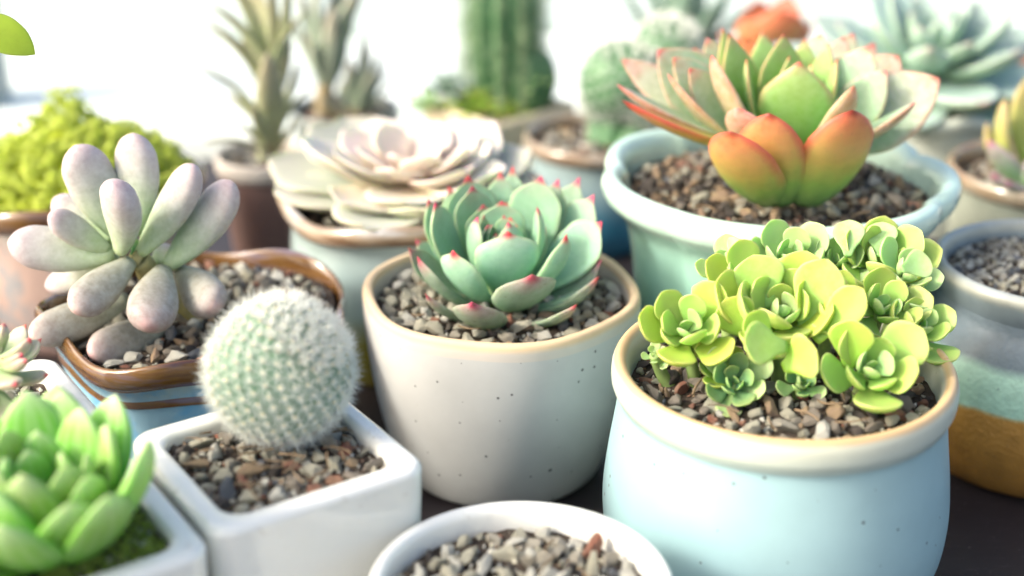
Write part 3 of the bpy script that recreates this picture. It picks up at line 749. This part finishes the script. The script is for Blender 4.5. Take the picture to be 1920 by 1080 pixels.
# ---- round white pot at the bottom edge
PW = Vector((.002, .2833, 0))
t = thing('round_pot', 'round white pot full of pale pebbles at the bottom edge', 'plant pot', PW)
round_pot(t, [(.022, .0005), (.027, .001), (.030, .008), (.0325, .024), (.0342, .038), (.0348, .0445)],
          [(.0348, .0445), (.0351, .0480), (.0344, .0503), (.0330, .0508), (.0316, .0500), (.0308, .0470), (.0303, .038)], WC, WC)
soil_disc(t, .0306, .0440)
pebbles(t, disc(.0303), .0303, .0440, 300, (.0034, .0070), [5, 6.5, 2, .5, .8, .8, .2, 1.0], 71, small=500)
twigs(t, disc(.029), .029, .046, 14, 4)
c = at(975, 1092, .268)
pl = stem_part(t, [Vector((c.x, c.y, .044)), Vector((c.x, c.y, .0485))], [.002, .0015], GSTEM, 'seedling')
rosette(pl, Vector((c.x, c.y, .0485)), Vector((0, 0, 1)), 8, .003, .007, 70, 15, .25, .1, 'sed', SLa, seed=9, bend=.08, cup=.2, nl=12, m=12)

# ---- wavy drip-glazed pot with the fat pinkish-grey leaves
PR = Vector((-.0965, .420, 0))
t = thing('potted_succulent', 'plump pinkish grey leaved succulent in the wavy brown and blue glazed pot', 'potted plant', PR)
def wavy(a, r, z):
    k = max(0, min(1, (z - .02) / .035)) ** 1.5
    c = math.cos(5 * (a + .55)) ; return r * (1 + .045 * k * c), z + .0024 * k * math.cos(5 * (a + .2)) - .002 * k * math.sin(a + 1.57)
def drip(name, top, mid, low, z0, z1):
    m, nt, b = newmat(name); z = objz(nt)
    n1 = noi(nt, 70, 4, .6)
    tc = nd(nt, 'ShaderNodeTexCoord'); mp = nd(nt, 'ShaderNodeMapping'); mp.inputs['Scale'].default_value = (1, 1, .25); nt.links.new(tc.outputs['Object'], mp.inputs[0])
    n2 = noi(nt, 160, 4, .6, mp.outputs[0])
    f = mth(nt, 'DIVIDE', mth(nt, 'SUBTRACT', mth(nt, 'ADD', z, mth(nt, 'MULTIPLY', mth(nt, 'SUBTRACT', n2, .5), .014)), z0), z1 - z0, clamp=True)
    c = ramp(nt, f, [(0, low), (.45, mid), (.75, mid), (1, top)])
    c = mixc(nt, ramp(nt, n1, [(.45, 0), (.62, .75)]), c, (mid[0] * .35, mid[1] * .75, mid[2] * 1.05))
    nt.links.new(c, b.inputs['Base Color']); b.inputs['Roughness'].default_value = .15; b.inputs['Coat Weight'].default_value = .6; b.inputs['Coat Roughness'].default_value = .05
    bump(nt, b, n2, .25, .001); return m
def lip(name, a, b1, c1, scale=60):
    m, nt, b = newmat(name); tc = nd(nt, 'ShaderNodeTexCoord')
    mp = nd(nt, 'ShaderNodeMapping'); mp.inputs['Scale'].default_value = (.6, .6, 4.5); nt.links.new(tc.outputs['Object'], mp.inputs[0])
    c = ramp(nt, noi(nt, scale, 4, .6, mp.outputs[0]), [(.3, a), (.5, b1), (.68, c1)])
    nt.links.new(c, b.inputs['Base Color']); b.inputs['Roughness'].default_value = .14; b.inputs['Coat Weight'].default_value = .7; b.inputs['Coat Roughness'].default_value = .05
    bump(nt, b, noi(nt, 90, 3), .2, .001); return m
LIP = lip('brown_honey_lip_glaze', (.06, .025, .018), (.17, .085, .022), (.16, .13, .18))
BLU = drip('blue_drip_glaze', (.36, .30, .14), (.30, .50, .62), (.16, .36, .48), .005, .060)
round_pot(t, [(.028, .0005), (.033, .001), (.037, .008), (.040, .024), (.0415, .038), (.0428, .046), (.0446, .0505)],
          [(.0446, .0505), (.0464, .0528), (.0470, .0560), (.0464, .0582), (.0452, .0586), (.0442, .0568), (.0434, .053), (.0428, .044)], BLU, LIP, wavy, 160)
soil_disc(t, .0428, .0532, lambda a, r: wavy(a, r, .05)[0])
pebbles(t, disc(.0412), .0412, .0532, 300, (.0040, .0068), [4.5, 2.0, 1.2, 1.0, .8, 1.2, .3, 2.8], 81, small=700)
GM = leafmat('mealy_pinkish_grey_leaf', [(0, (.33, .46, .21)), (.25, (.36, .48, .28)), (.6, (.42, .43, .37)), (.85, (.44, .38, .38)), (1, (.48, .35, .36))],
             edge=(.56, .44, .44), edge_amt=.35, wax=.25, rough=.55, sss=.35, var=.06, trans=.0, sssr=(.8, .6, .4))
GMd = leafmat('mealy_mauve_grey_shaded_leaf', [(0, (.28, .30, .20)), (.3, (.27, .27, .21)), (.7, (.28, .26, .22)), (.95, (.36, .28, .26))],  # lower leaves: greyer skin, with the shade they sit in mixed into the colour
              tip=(.55, .35, .33), tip_at=.99, wax=.22, rough=.55, sss=.3, var=.06, trans=.0, sssr=(.8, .6, .4))
Yc = .408; Cc = at(246, 478, Yc)
st = stem_part(t, [at(300, 560, .418).lerp(Vector((-.094, .418, .050)), 1), at(290, 530, .412), at(270, 495, .409), Cc], [.0034, .0032, .0032, .0030], ceramic('olive_stem', (.34, .30, .12), .6, mottle=.25, mscale=250))
GL = [(140, 272, .006, 96, 228, 445, .004, 0), (249, 249, .011, 88, 255, 440, .006, 0), (213, 346, -.016, 92, 226, 470, -.003, 0), (366, 309, .000, 76, 262, 475, .0, 0),
      (438, 342, .004, 84, 312, 500, .003, 0), (92, 400, -.006, 58, 205, 470, .0, 0), (14, 455, -.004, 88, 215, 478, .0, 0), (100, 372, .014, 66, 215, 450, .006, 0),
      (86, 538, .008, 56, 220, 485, .002, 0), (136, 582, -.022, 78, 246, 490, -.002, 1), (54, 632, -.020, 76, 240, 560, .0, 1), (166, 664, -.022, 78, 315, 605, -.002, 1),
      (276, 612, -.026, 96, 306, 505, -.002, 1), (404, 578, -.012, 84, 338, 508, .006, 1), (292, 372, .012, 40, 268, 462, .006, 0), (330, 470, .012, 60, 290, 495, .006, 0)]
for x, y, dY, wp, bx, by, bdY, mi in GL:
    tip = at(x, y, Yc + dY); B = at(bx, by, Yc + bdY); W = wp / FPX * depth(tip) * .5
    N = Vector((0, -.75, .65)) - Vector((tip.x - B.x, 0, 0)).normalized() * .30
    leaf_to(st, B, tip, W * 1.0, W * .74, 'club', (GM, GMd)[mi], N=N, bend=.05, cup=.03, up=.46, nl=20, m=22)
leaf_to(st, Cc, at(256, 448, Yc), .0012, .0008, 'sed', SLd, N=Vector((0, -1, .3)))

# ---- glazed jar at the right edge
PJ = Vector((.170, .432, 0))
t = thing('glazed_jar', 'stoneware jar with ochre foot and mint band, filled with grey grit, at right', 'plant pot', PJ)
JB = ceramic('banded_stoneware_glaze', None, .52, coat=.05, speck=.55, sscale=260, sthr=.55, zramp=[(0, (.42, .20, .04)), (.0312, (.48, .25, .05)), (.0321, (.46, .38, .16)), (.0330, (.38, .62, .47)), (.0440, (.42, .66, .50)), (.0470, (.15, .20, .22)), (.056, (.17, .22, .25))],
             zn=(.0009, 60), mottle=.22, mscale=120, bmp=.8, bscale=600)
JR = ceramic('blue_grey_lip', None, .4, coat=.1, zramp=[(.055, (.17, .22, .25)), (.0635, (.27, .33, .34)), (.0660, (.45, .46, .38)), (.068, (.40, .44, .42))], zn=(.0006, 60), mottle=.2, mscale=110)
round_pot(t, [(.028, .0005), (.034, .001), (.039, .007), (.0430, .018), (.0440, .028), (.0430, .040), (.0390, .049), (.0352, .0540), (.0345, .0575)],
          [(.0345, .0575), (.0362, .0620), (.0372, .0655), (.0362, .0675), (.0345, .0678), (.0332, .0660), (.0325, .0620), (.0322, .055)], JB, JR)
soil_disc(t, .0325, .0620)
pebbles(t, disc(.0320), .0320, .0620, 300, (.0024, .0042), [2, 5, 4, 0, .6, 0, 1.2, .1], 91, small=500)

# ---- pale rosette in brown-lipped celadon pot
PP = Vector((-.0365, .508, 0))
t = thing('potted_succulent', 'wide flat cream and peach rosette in the brown-lipped celadon pot', 'potted plant', PP)
CEL = ceramic('celadon_olive_glaze', None, .18, coat=.5, zramp=[(0, (.28, .25, .03)), (.020, (.30, .28, .05)), (.032, (.33, .44, .42)), (.055, (.40, .50, .49))], zn=(.003, 40), mottle=.12)
LIP2 = lip('brown_grey_lip_glaze', (.16, .09, .05), (.34, .26, .18), (.45, .45, .44))
def wavy2(a, r, z):
    k = max(0, min(1, (z - .03) / .03)); return r * (1 + .022 * k * math.cos(4 * (a + .3))), z + .002 * k * math.cos(4 * a)
round_pot(t, [(.030, .0005), (.036, .001), (.041, .010), (.0440, .026), (.0442, .042), (.0436, .052), (.0448, .0575)],
          [(.0448, .0575), (.0476, .0595), (.0486, .0625), (.0475, .0652), (.0452, .0652), (.0436, .0625), (.0430, .058), (.0425, .05)], CEL, LIP2, wavy2)
soil_disc(t, .0428, .0570)
gravel(t, disc(.041), .041, .0570, 260, (.003, .006), [1, .1, 1, 1, 3, 1, .5, 3], 101)
PLi = leafmat('cream_peach_leaf', [(0, (.72, .54, .38)), (.5, (.76, .62, .52)), (1, (.78, .68, .60))], edge=(.78, .72, .66), edge_amt=.5, wax=.2, sss=.35, rough=.5, trans=.05, var=.05)
PLm = leafmat('cream_leaf', [(0, (.64, .54, .32)), (.5, (.72, .66, .52)), (1, (.74, .69, .60))], edge=(.74, .70, .62), edge_amt=.5, wax=.2, sss=.35, rough=.5, trans=.05, back=[(0, (.50, .45, .26)), (1, (.60, .54, .40))])
PLo = leafmat('grey_green_cream_leaf', [(0, (.36, .40, .26)), (.5, (.42, .48, .40)), (1, (.52, .50, .40))], edge=(.62, .58, .42), edge_amt=.6, wax=.2, sss=.3, rough=.5, trans=.05, back=[(0, (.40, .40, .24)), (1, (.50, .46, .32))])
Cp = PP + Vector((0, 0, .068))
pl = part('rosette', t, *lathe([(.0001, .0), (.008, .001), (.009, .012), (.003, .018), (.0003, .019)], n=24), GSTEM, loc=PP + Vector((0, 0, .054)))
rosette(pl, Cp + Vector((0, 0, .004)), Vector((.05, -.08, 1)), 34, .013, .049, 56, 1, .41, .05, 'broad', lambda f: PLi if f < .35 else (PLm if f < .66 else PLo), seed=17, base_r=.006, stack=.008, pw=.5, bend=.06, cup=.18, up=.4, nl=16, m=18, wave=.07)

# ---- lime mossy stonecrop at far left
PL_ = Vector((-.163, .531, 0))
t = thing('potted_succulent', 'mossy mound of tiny yellow-green stonecrop in the brown-lipped marbled pot at left', 'potted plant', PL_)
MAR = drip('pink_marbled_glaze', (.42, .46, .42), (.46, .33, .28), (.30, .20, .18), .004, .060)
round_pot(t, [(.028, .0005), (.033, .001), (.038, .010), (.0415, .028), (.0425, .044), (.0440, .0530)],
          [(.0440, .0530), (.0466, .0555), (.0475, .0590), (.0464, .0618), (.0442, .0618), (.0428, .059), (.0422, .05)], MAR, LIP, wavy2)
soil_disc(t, .0422, .0550)
LMm = leafmat('yellow_green_leaf', [(0, (.58, .72, .05)), (.45, (.76, .90, .12)), (1, (.84, .92, .28))], rough=.4, sss=.0, var=.0, trans=.45)
rr = random.Random(31); V = []; F = []; A_ = []
def mound(x, y):
    q = math.sqrt(x * x + y * y) / .045
    return .058 + .020 * max(0, 1 - q ** 2.4) + .010 * math.exp(-((x + .006) ** 2 + (y - .010) ** 2) / .00012)
for i in range(21):
    for j in range(21):
        x, y = -.042 + .084 * i / 20, -.042 + .084 * j / 20; q = math.hypot(x, y)
        if q > .041: x, y = x * .041 / q, y * .041 / q
        V.append(Vector((x, y, mound(x, y) - .0055))); A_.append((.0, .5, 1, 1))
for i in range(20):
    for j in range(20): k = i * 21 + j; F.append((k, k + 21, k + 22, k + 1))
for i in range(760):                    # sprigs: little balls of stubby leaves
    while True:
        x, y = rr.uniform(-.046, .046), rr.uniform(-.046, .046)
        if x * x + y * y < .041 ** 2: break
    Rb = rr.uniform(.0016, .0030); c0 = Vector((x, y, mound(x, y) + rr.gauss(-.001, .0026) + .003 * noise.noise(Vector((x, y, 2)) * 90)))
    for k in range(22):
        d = Vector((rr.gauss(0, 1), rr.gauss(0, 1), rr.gauss(.35, .9))).normalized(); L = Rb * rr.uniform(.55, .8)
        s = d.orthogonal().normalized(); s2 = d.cross(s); k0 = len(V); wd = .0006; b0 = c0 + d * Rb * .35
        V += [b0, b0 + d * L * .55 + s * wd, b0 + d * L * .55 - s * .5 * wd + s2 * wd * .8, b0 + d * L * .55 - s * .5 * wd - s2 * wd * .8, b0 + d * L]
        A_ += [(.2, .5, 1, 1)] + [(.6, .5, 1, 1)] * 3 + [(1, .5, 1, 1)]
        F += [(k0, k0 + 1, k0 + 2), (k0, k0 + 2, k0 + 3), (k0, k0 + 3, k0 + 1), (k0 + 4, k0 + 2, k0 + 1), (k0 + 4, k0 + 3, k0 + 2), (k0 + 4, k0 + 1, k0 + 3)]
o = part('foliage', t, V, F, LMm, True, A_); o['kind'] = 'stuff'

# ---- strappy plant in a brown plastic pot
STR = leafmat('olive_strap_leaf', [(0, (.46, .47, .28)), (.4, (.34, .38, .20)), (1, (.34, .30, .18))], edge=(.42, .40, .26), edge_amt=.5, wax=.15, rough=.45, sss=.15, trans=.05, spots=.2)
STR2 = leafmat('grey_green_strap_leaf', [(0, (.32, .40, .28)), (.5, (.27, .35, .25)), (1, (.32, .26, .19))], wax=.2, rough=.45, sss=.15, trans=.05, edge=(.36, .40, .32), edge_amt=.5)
BP = ceramic('brown_plastic', (.23, .14, .12), .4, mottle=.05)
def small_pot(t, r, h, mb, mr, pal=(1, .5, 1, 1, 3, 1, .5, 2), n=90, seed=1):
    round_pot(t, [(r * .62, .0005), (r * .70, .001), (r * .76, h * .1), (r * .88, h * .55), (r * .94, h * .84)],
              [(r * .94, h * .84), (r, h * .87), (r * 1.01, h * .95), (r * .985, h), (r * .93, h), (r * .90, h * .95), (r * .88, h * .8)], mb, mr, None, 64)
    soil_disc(t, r * .89, h * .88); gravel(t, disc(r * .86), r * .86, h * .88, n, (.003, .005), pal, seed)
PV = Vector((-.1045, .600, 0))
t = thing('potted_plant', 'olive strap-leaved plant in a small brown plastic pot', 'potted plant', PV)
small_pot(t, .0205, .047, BP, ceramic('pale_plastic_lip', (.55, .50, .44), .4), seed=111)
cV = PV + Vector((0, 0, .044))
pl = stem_part(t, [cV - Vector((0, 0, .004)), cV + Vector((0, 0, .030)), at(505, 120, .600)], [.0030, .0020, .0014], STR, 'crown')
for x, y, dY, wp, bx, by in ((500, -60, 0, 74, 510, 190), (470, -40, .01, 70, 505, 130), (540, -50, -.004, 60, 515, 150), (396, 10, -.01, 52, 500, 130), (455, 60, .01, 46, 505, 160), (358, 118, -.014, 44, 500, 240),
                             (380, 268, -.02, 34, 500, 285), (420, 175, .006, 42, 500, 250), (560, 110, .01, 50, 515, 240), (545, 70, .0, 50, 512, 200), (500, 95, -.014, 84, 512, 280), (590, 160, -.008, 40, 515, 275), (530, 20, .012, 60, 512, 200), (430, -40, -.01, 44, 502, 150), (415, 60, -.016, 40, 502, 190), (575, 20, -.01, 46, 512, 160), (385, 40, .01, 40, 500, 170), (470, 190, -.02, 40, 508, 280), (440, 230, -.012, 34, 505, 290), (555, 215, -.014, 34, 515, 285)):
    B = at(bx, by, PV.y); tip = at(x, y, PV.y + dY); W = wp / FPX * depth(tip) * .36
    leaf_to(pl, B, tip, W, W * .30, 'lance', STR, centre=cV, bend=-.10 if abs(x - 505) > 60 else .03, cup=.25, up=.3, nl=14, m=12)
# ---- tuft behind it
PT = Vector((-.080, .690, 0))
t = thing('potted_plant', 'grey-green tufted plant behind the cream rosette', 'potted plant', PT)
small_pot(t, .026, .040, ceramic('dark_slate_glaze', (.16, .20, .19), .3, coat=.3), ceramic('dark_slate_lip', (.2, .23, .22), .3), seed=112)
cT = PT + Vector((0, 0, .040))
pl = stem_part(t, [cT - Vector((0, 0, .006)), at(610, 205, .69), at(612, 150, .69)], [.005, .005, .004], BARK, 'crown')
for j, (x, y, dY, wp, bx, by) in enumerate(((590, -60, 0, 60, 605, 130), (640, -40, .01, 70, 610, 140), (560, -20, .01, 56, 605, 120), (680, -30, -.008, 50, 615, 100), (575, 60, -.01, 44, 605, 165), (625, 10, -.012, 60, 610, 170), (650, 60, .012, 46, 612, 170),
                             (690, 85, 0, 60, 668, 205), (715, 95, .008, 44, 672, 210), (655, 110, -.008, 44, 665, 205), (740, 150, -.004, 30, 675, 215), (640, 150, .01, 40, 660, 210), (600, 180, -.01, 40, 640, 215), (700, 130, -.012, 44, 670, 210), (685, 60, .01, 40, 670, 200), (660, 10, .006, 50, 618, 120), (600, 20, .012, 50, 606, 140), (725, 125, .012, 36, 675, 210), (545, 30, .012, 44, 602, 150))):
    B = at(bx, by, PT.y); tip = at(x, y, PT.y + dY); W = wp / FPX * depth(tip) * .38
    leaf_to(pl, B, tip, W, W * .35, 'lance', STR2, centre=cT, bend=.0, cup=.25, up=.3, nl=14, m=12)
stem_part(t, [cT - Vector((0, 0, .006)), at(668, 215, .69), at(668, 200, .69)], [.004, .004, .003], BARK, 'stem')

# ---- tan square pot with column cactus
PK = Vector((-.0066, .690, 0))
t = thing('potted_cactus', 'ribbed green column cactus in a square tan pot at the back', 'potted cactus', PK)
TAN = ceramic('tan_clay', (.74, .65, .45), .7, mottle=.1)
ins = square_pot(t, .027, .043, .004, R(44), TAN, rc=.002, inner_rc=.002, taper=.8)
gravel(t, ins, .036, .039, 160, (.003, .006), [3, 2, 1, 1, 1, 2, 0, 1], 121, dome=0)
CK, nt, b = newmat('column_cactus_skin'); nt.links.new(ramp(nt, noi(nt, 150, 4), [(.3, (.05, .15, .06)), (.7, (.10, .23, .10))]), b.inputs['Base Color']); b.inputs['Roughness'].default_value = .55
def ribs(n, dpt):
    return lambda a, r, z: (r * (1 - dpt + dpt * abs(math.cos(a * n / 2)) ** .7), z)
b0 = at(945, 225, .690); tp = at(945, -60, .690); hh = tp.z - b0.z
v, f = lathe(curve([(.0005, 0), (.010, .001), (.0145, .012), (.0165, .035), (.0165, hh - .02), (.012, hh - .006), (.0004, hh)], 50), ribs(11, .22), 88)
col = part('column', t, v, f, CK, loc=Vector((b0.x, .690, .039)))
SV, SF = [], []
rr = random.Random(3)
for k in range(11):
    a = 2 * math.pi * k / 11
    for j in range(26):
        z = .008 + (hh - .016) * j / 25; p = Vector((math.cos(a) * .0165, math.sin(a) * .0165, z))
        for q in range(6):
            d = (Vector((math.cos(a), math.sin(a), 0)) + Vector((rr.gauss(0, .6), rr.gauss(0, .6), rr.gauss(0, .6)))).normalized() * .009
            s = d.orthogonal().normalized() * .0003; k0 = len(SV); SV += [p - s, p + s, p + d]; SF.append((k0, k0 + 1, k0 + 2))
GSP, nt, b = newmat('greenish_spine'); b.inputs['Base Color'].default_value = (.26, .36, .20, 1); b.inputs['Roughness'].default_value = .6
o = part('spines', col, SV, SF, GSP, False, loc=Vector((b0.x, .690, .039))); o['kind'] = 'stuff'
c = at(992, 190, .688); tp2 = at(994, 70, .688); h2 = tp2.z - c.z
v, f = lathe(curve([(.0005, 0), (.008, .001), (.0125, .010), (.013, h2 * .6), (.009, h2 * .9), (.0004, h2)], 40), ribs(9, .22), 72)
part('column', t, v, f, CK, loc=Vector((c.x, .686, c.z - .004)))
for x, y, n, rp, mt, sd in ((838, 160, 22, 52, leafmat('blue_green_spiky_leaf', [(0, (.16, .27, .2)), (1, (.26, .36, .30))], sss=.2, wax=.2), 1), (895, 190, 24, 60, SLb, 2), (960, 205, 20, 50, SLb, 3), (1000, 150, 14, 40, SLc, 4), (800, 190, 14, 46, SLc, 5)):
    c = at(x, y, PK.y - .012); q = stem_part(t, [Vector((PK.x + (c.x - PK.x) * .6, PK.y - .008, .039)), c], [.002, .002], GSTEM, 'shoot')
    rosette(q, c, Vector((0, -.1, 1)), n, .006, rp / FPX * depth(c), 85, 0, .13, .08, 'lance', mt, seed=sd + 200, bend=.0, cup=.1, nl=10, m=10)

# ---- round cactus with white wool
PQ = Vector((.037, .620, 0))
t = thing('potted_cactus', 'clustered round green cactus with white wool in the brown-lipped blue pot', 'potted cactus', PQ)
BL2 = ceramic('deep_blue_glaze', None, .15, coat=.5, zramp=[(0, (.03, .16, .28)), (.018, (.06, .24, .36)), (.034, (.32, .44, .46)), (.045, (.36, .46, .46))], zn=(.003, 50), mottle=.15)
round_pot(t, [(.020, .0005), (.024, .001), (.028, .010), (.0295, .026), (.0290, .038), (.0295, .0425)],
          [(.0295, .0425), (.0318, .0450), (.0322, .0478), (.0312, .0495), (.0296, .0494), (.0284, .0470), (.028, .04)], BL2, LIP2)
soil_disc(t, .028, .0440); gravel(t, disc(.027), .027, .0440, 200, (.003, .005), [3, 1, 2, 1, 2, 2, .5, 1], 131)
for x, y, dY, rp, sd in ((1165, 150, .0, 82, 1), (1250, 105, .012, 76, 2), (1215, 190, -.006, 50, 3), (1130, 190, .006, 42, 4)):
    c = at(x, y, PQ.y + dY + .004); rad = rp / FPX * depth(c)
    ball_cactus(t, c, rad * .9, Vector((.1, -.3, 1)), 150, CK, SPN, SPN, nsp=13, slen=.0042, srad=.00006, seed=sd + 20, sub=4, bumpf=.08, crown=20, name='head')
    stem_part(t, [Vector((PQ.x + (c.x - PQ.x) * .55, PQ.y + dY * .5, .043)), c - Vector((0, 0, rad * .6))], [.006, .006], CK, 'stem')

# ---- blue-green rosette at the back right
PZ = Vector((.182, .628, 0))
t = thing('potted_succulent', 'large blue-green long-leaved rosette in the pale wavy pot at the back right', 'potted plant', PZ)
PALE = ceramic('pale_celadon_glaze', (.58, .63, .56), .2, coat=.4, mottle=.12)
round_pot(t, [(.026, .0005), (.031, .001), (.035, .012), (.038, .034), (.0385, .050), (.0395, .0570)],
          [(.0395, .0570), (.0415, .0590), (.0420, .0620), (.0410, .0640), (.0392, .0640), (.0380, .0610), (.0372, .052)], PALE, PALE, wavy)
soil_disc(t, .0375, .0560); gravel(t, disc(.036), .036, .0560, 160, (.003, .005), [1, .3, 1, 1, 4, 1, .5, 2], 141)
BGm = leafmat('blue_green_waxy_leaf', [(0, (.20, .36, .26)), (.5, (.27, .43, .36)), (1, (.38, .48, .44))], edge=(.50, .58, .54), edge_amt=.4, wax=.28, sss=.25, rough=.45, trans=.04, back=[(0, (.20, .36, .18)), (1, (.26, .42, .26))], tip=(.45, .36, .33), tip_at=.97)
cZ = at(1742, 105, PZ.y); pl = stem_part(t, [Vector((cZ.x, cZ.y, .054)), cZ], [.006, .005], GSTEM, 'rosette')
rosette(pl, cZ, Vector((-.05, -.22, 1)), 34, .018, .066, 82, -12, .23, .06, 'lance', BGm, seed=5, base_r=.006, stack=.010, pw=.75, bend=.06, cup=.25, up=.35, nl=14, m=14)

# ---- olive pot at the right edge, with two kinds of leaves
PE = Vector((.2036, .540, 0))
t = thing('potted_succulent', 'yellow-green pointed succulent in the brown-edged pale pot at the right edge', 'potted plant', PE)
OL = ceramic('olive_celadon_glaze', (.40, .43, .34), .25, coat=.3, mottle=.2)
round_pot(t, [(.022, .0005), (.027, .001), (.031, .012), (.0335, .034), (.0338, .050), (.0345, .0550)],
          [(.0345, .0550), (.0362, .0570), (.0366, .0598), (.0356, .0618), (.0340, .0616), (.0328, .0590), (.0322, .05)], OL, lip('rust_lip_glaze', (.24, .12, .07), (.36, .27, .17), (.42, .40, .32)))
soil_disc(t, .0325, .0545); pebbles(t, disc(.031), .031, .0545, 160, (.0034, .0055), [3, 1.5, 1.5, 1, 1.5, 2, .4, 1], 151, small=300)
YG = leafmat('yellow_green_thick_leaf', [(0, (.30, .38, .07)), (.5, (.42, .46, .12)), (1, (.54, .42, .2))], edge=(.55, .4, .2), edge_amt=.5, sss=.35, rough=.45)
MG = leafmat('mint_pink_tipped_leaf', [(0, (.28, .46, .22)), (.6, (.36, .54, .32)), (1, (.52, .38, .40))], edge=(.56, .34, .40), edge_amt=.7, tip=(.5, .15, .25), tip_at=.96, sss=.35, wax=.15)
cE = at(1935, 330, PE.y - .006); pl = stem_part(t, [Vector((cE.x, cE.y, .052)), cE], [.005, .004], GSTEM, 'rosette')
for x, y, dY, wp, mt, bx, by in ((1885, 185, -.004, 78, YG, 1905, 335), (1925, 145, .004, 84, YG, 1935, 325), (1862, 345, -.014, 60, YG, 1935, 340), (1960, 160, .008, 80, YG, 1950, 320), (1850, 230, .006, 60, YG, 1900, 330), (1990, 210, 0, 80, YG, 1950, 330),
                                 (1878, 262, -.022, 46, MG, 1945, 350), (1884, 326, -.026, 44, MG, 1945, 365), (1912, 338, -.030, 40, MG, 1950, 372), (1960, 290, -.026, 46, MG, 1950, 365)):
    tip = at(x - (24 if wp < 50 else 0), y, PE.y + dY); B = at(bx, by, PE.y - .004 + dY * .4); W = wp / FPX * depth(tip) * (.66 if wp < 50 else .40)
    leaf_to(pl, B, tip, W, W * .4, 'aga', mt, centre=cE, bend=.08, cup=.12, up=.4, nl=16, m=14)

# ---- little dark glazed pot behind the jar
PD = Vector((.1500, .5020, 0))
t = thing('round_pot', 'small dark purple glazed pot between the mint pot and the stoneware jar', 'plant pot', PD)
small_pot(t, .0200, .040, ceramic('dark_purple_glaze', (.09, .055, .075), .12, coat=.7, mottle=.4), ceramic('dark_purple_lip', (.12, .08, .10), .12, coat=.7, mottle=.3), seed=161)

# ---- striped dark plant and orange plants at the top edge
PX = Vector((.090, .760, 0))
t = thing('potted_plant', 'dark green white-dotted pointed plant at the top edge behind the woolly cactus', 'potted plant', PX)
small_pot(t, .028, .045, PALE, PALE, seed=171)
HS_, nt, b = newmat('dark_dotted_leaf')
a = nd(nt, 'ShaderNodeAttribute', attribute_name='leaf'); s = nd(nt, 'ShaderNodeSeparateColor'); nt.links.new(a.outputs[0], s.inputs[0])
band = mth(nt, 'GREATER_THAN', mth(nt, 'SINE', mth(nt, 'MULTIPLY', s.outputs[0], 95)), .55)
nt.links.new(mixc(nt, mth(nt, 'MULTIPLY', band, .7), (.07, .17, .11), (.5, .58, .5)), b.inputs['Base Color']); b.inputs['Roughness'].default_value = .4
cX = PX + Vector((0, 0, .045)); pl = stem_part(t, [cX - Vector((0, 0, .008)), cX + Vector((0, 0, .006))], [.006, .005], GSTEM, 'rosette')
for x, y, dY, wp in ((1165, -30, -.01, 40), (1215, -70, 0, 60), (1260, -80, -.008, 66), (1310, -60, .006, 60), (1370, -40, 0, 54), (1400, 10, -.004, 44), (1190, 20, .01, 40), (1290, -50, -.016, 60), (1340, 0, -.02, 46)):
    tip = at(x, y, PX.y + dY); W = wp / FPX * depth(tip) * .5; leaf_to(pl, cX + (tip - cX) * .08, tip, W, W * .4, 'strap', HS_, centre=cX, bend=.05, cup=.2, up=.35)
PO = Vector((.118, .700, 0))
t = thing('potted_succulent', 'orange-leaved succulent glimpsed behind the orange-edged rosette', 'potted plant', PO)
small_pot(t, .026, .050, TAN, TAN, seed=181)
ORm = leafmat('orange_red_leaf', [(0, (.52, .40, .22)), (.5, (.66, .33, .17)), (1, (.62, .13, .08))], edge=(.6, .08, .05), edge_amt=.8, sss=.35, rough=.4)
cO = at(1440, 110, PO.y); pl = stem_part(t, [Vector((PO.x, PO.y, .045)), cO], [.005, .004], BARK, 'rosette')
for x, y, dY, wp in ((1462, 16, -.02, 120), (1400, 36, -.012, 84), (1380, 70, -.02, 70), (1520, 40, -.01, 90), (1350, 60, 0, 70), (1480, -10, .01, 80), (1420, 0, .01, 80)):
    tip = at(x, y, PO.y + dY); W = wp / FPX * depth(tip) * .5; leaf_to(pl, cO + (tip - cO) * .1, tip, W, W * .22, 'broad', ORm, centre=cO, bend=.1, cup=.2, up=.35)
PO2 = Vector((.262, .700, 0))
t = thing('potted_succulent', 'orange-leaved succulent at the right edge behind the blue-green rosette', 'potted plant', PO2)
small_pot(t, .026, .050, TAN, TAN, seed=191)
cO = PO2 + Vector((0, 0, .055)); pl = stem_part(t, [cO - Vector((0, 0, .012)), cO], [.005, .004], BARK, 'rosette')
rosette(pl, cO, Vector((-.2, -.2, 1)), 16, .012, .034, 75, 12, .26, .06, 'broad', ORm, seed=12, base_r=.003, bend=.08, cup=.2, nl=12, m=12)

# ---- leaf reaching in at the top left
PN = Vector((-.205, .420, 0))
t = thing('leafy_plant', 'plant outside the frame with one yellow-green leaf reaching in at top left', 'potted plant', PN)
small_pot(t, .022, .050, TAN, TAN, seed=201)
B = at(-75, 40, .405); st = stem_part(t, [PN + Vector((0, 0, .044)), PN + Vector((.002, -.004, .09)), B], [.0014, .0012, .0009], GSTEM)
LFm = leafmat('yellow_green_thin_leaf', [(0, (.30, .42, .04)), (1, (.42, .55, .06))], edge=(.5, .58, .12), edge_amt=.5, sss=.3, rough=.35, trans=.4)
leaf_to(st, B, at(66, 102, .400), .0062, .0006, 'lance', LFm, N=Vector((.35, -.65, .7)), bend=-.10, cup=.1, up=.5)
leaf_to(st, PN + Vector((.001, -.002, .08)), PN + Vector((-.03, .01, .10)), .006, .0006, 'lance', LFm, N=Vector((0, -.3, 1)), bend=-.08, cup=.1, up=.5)
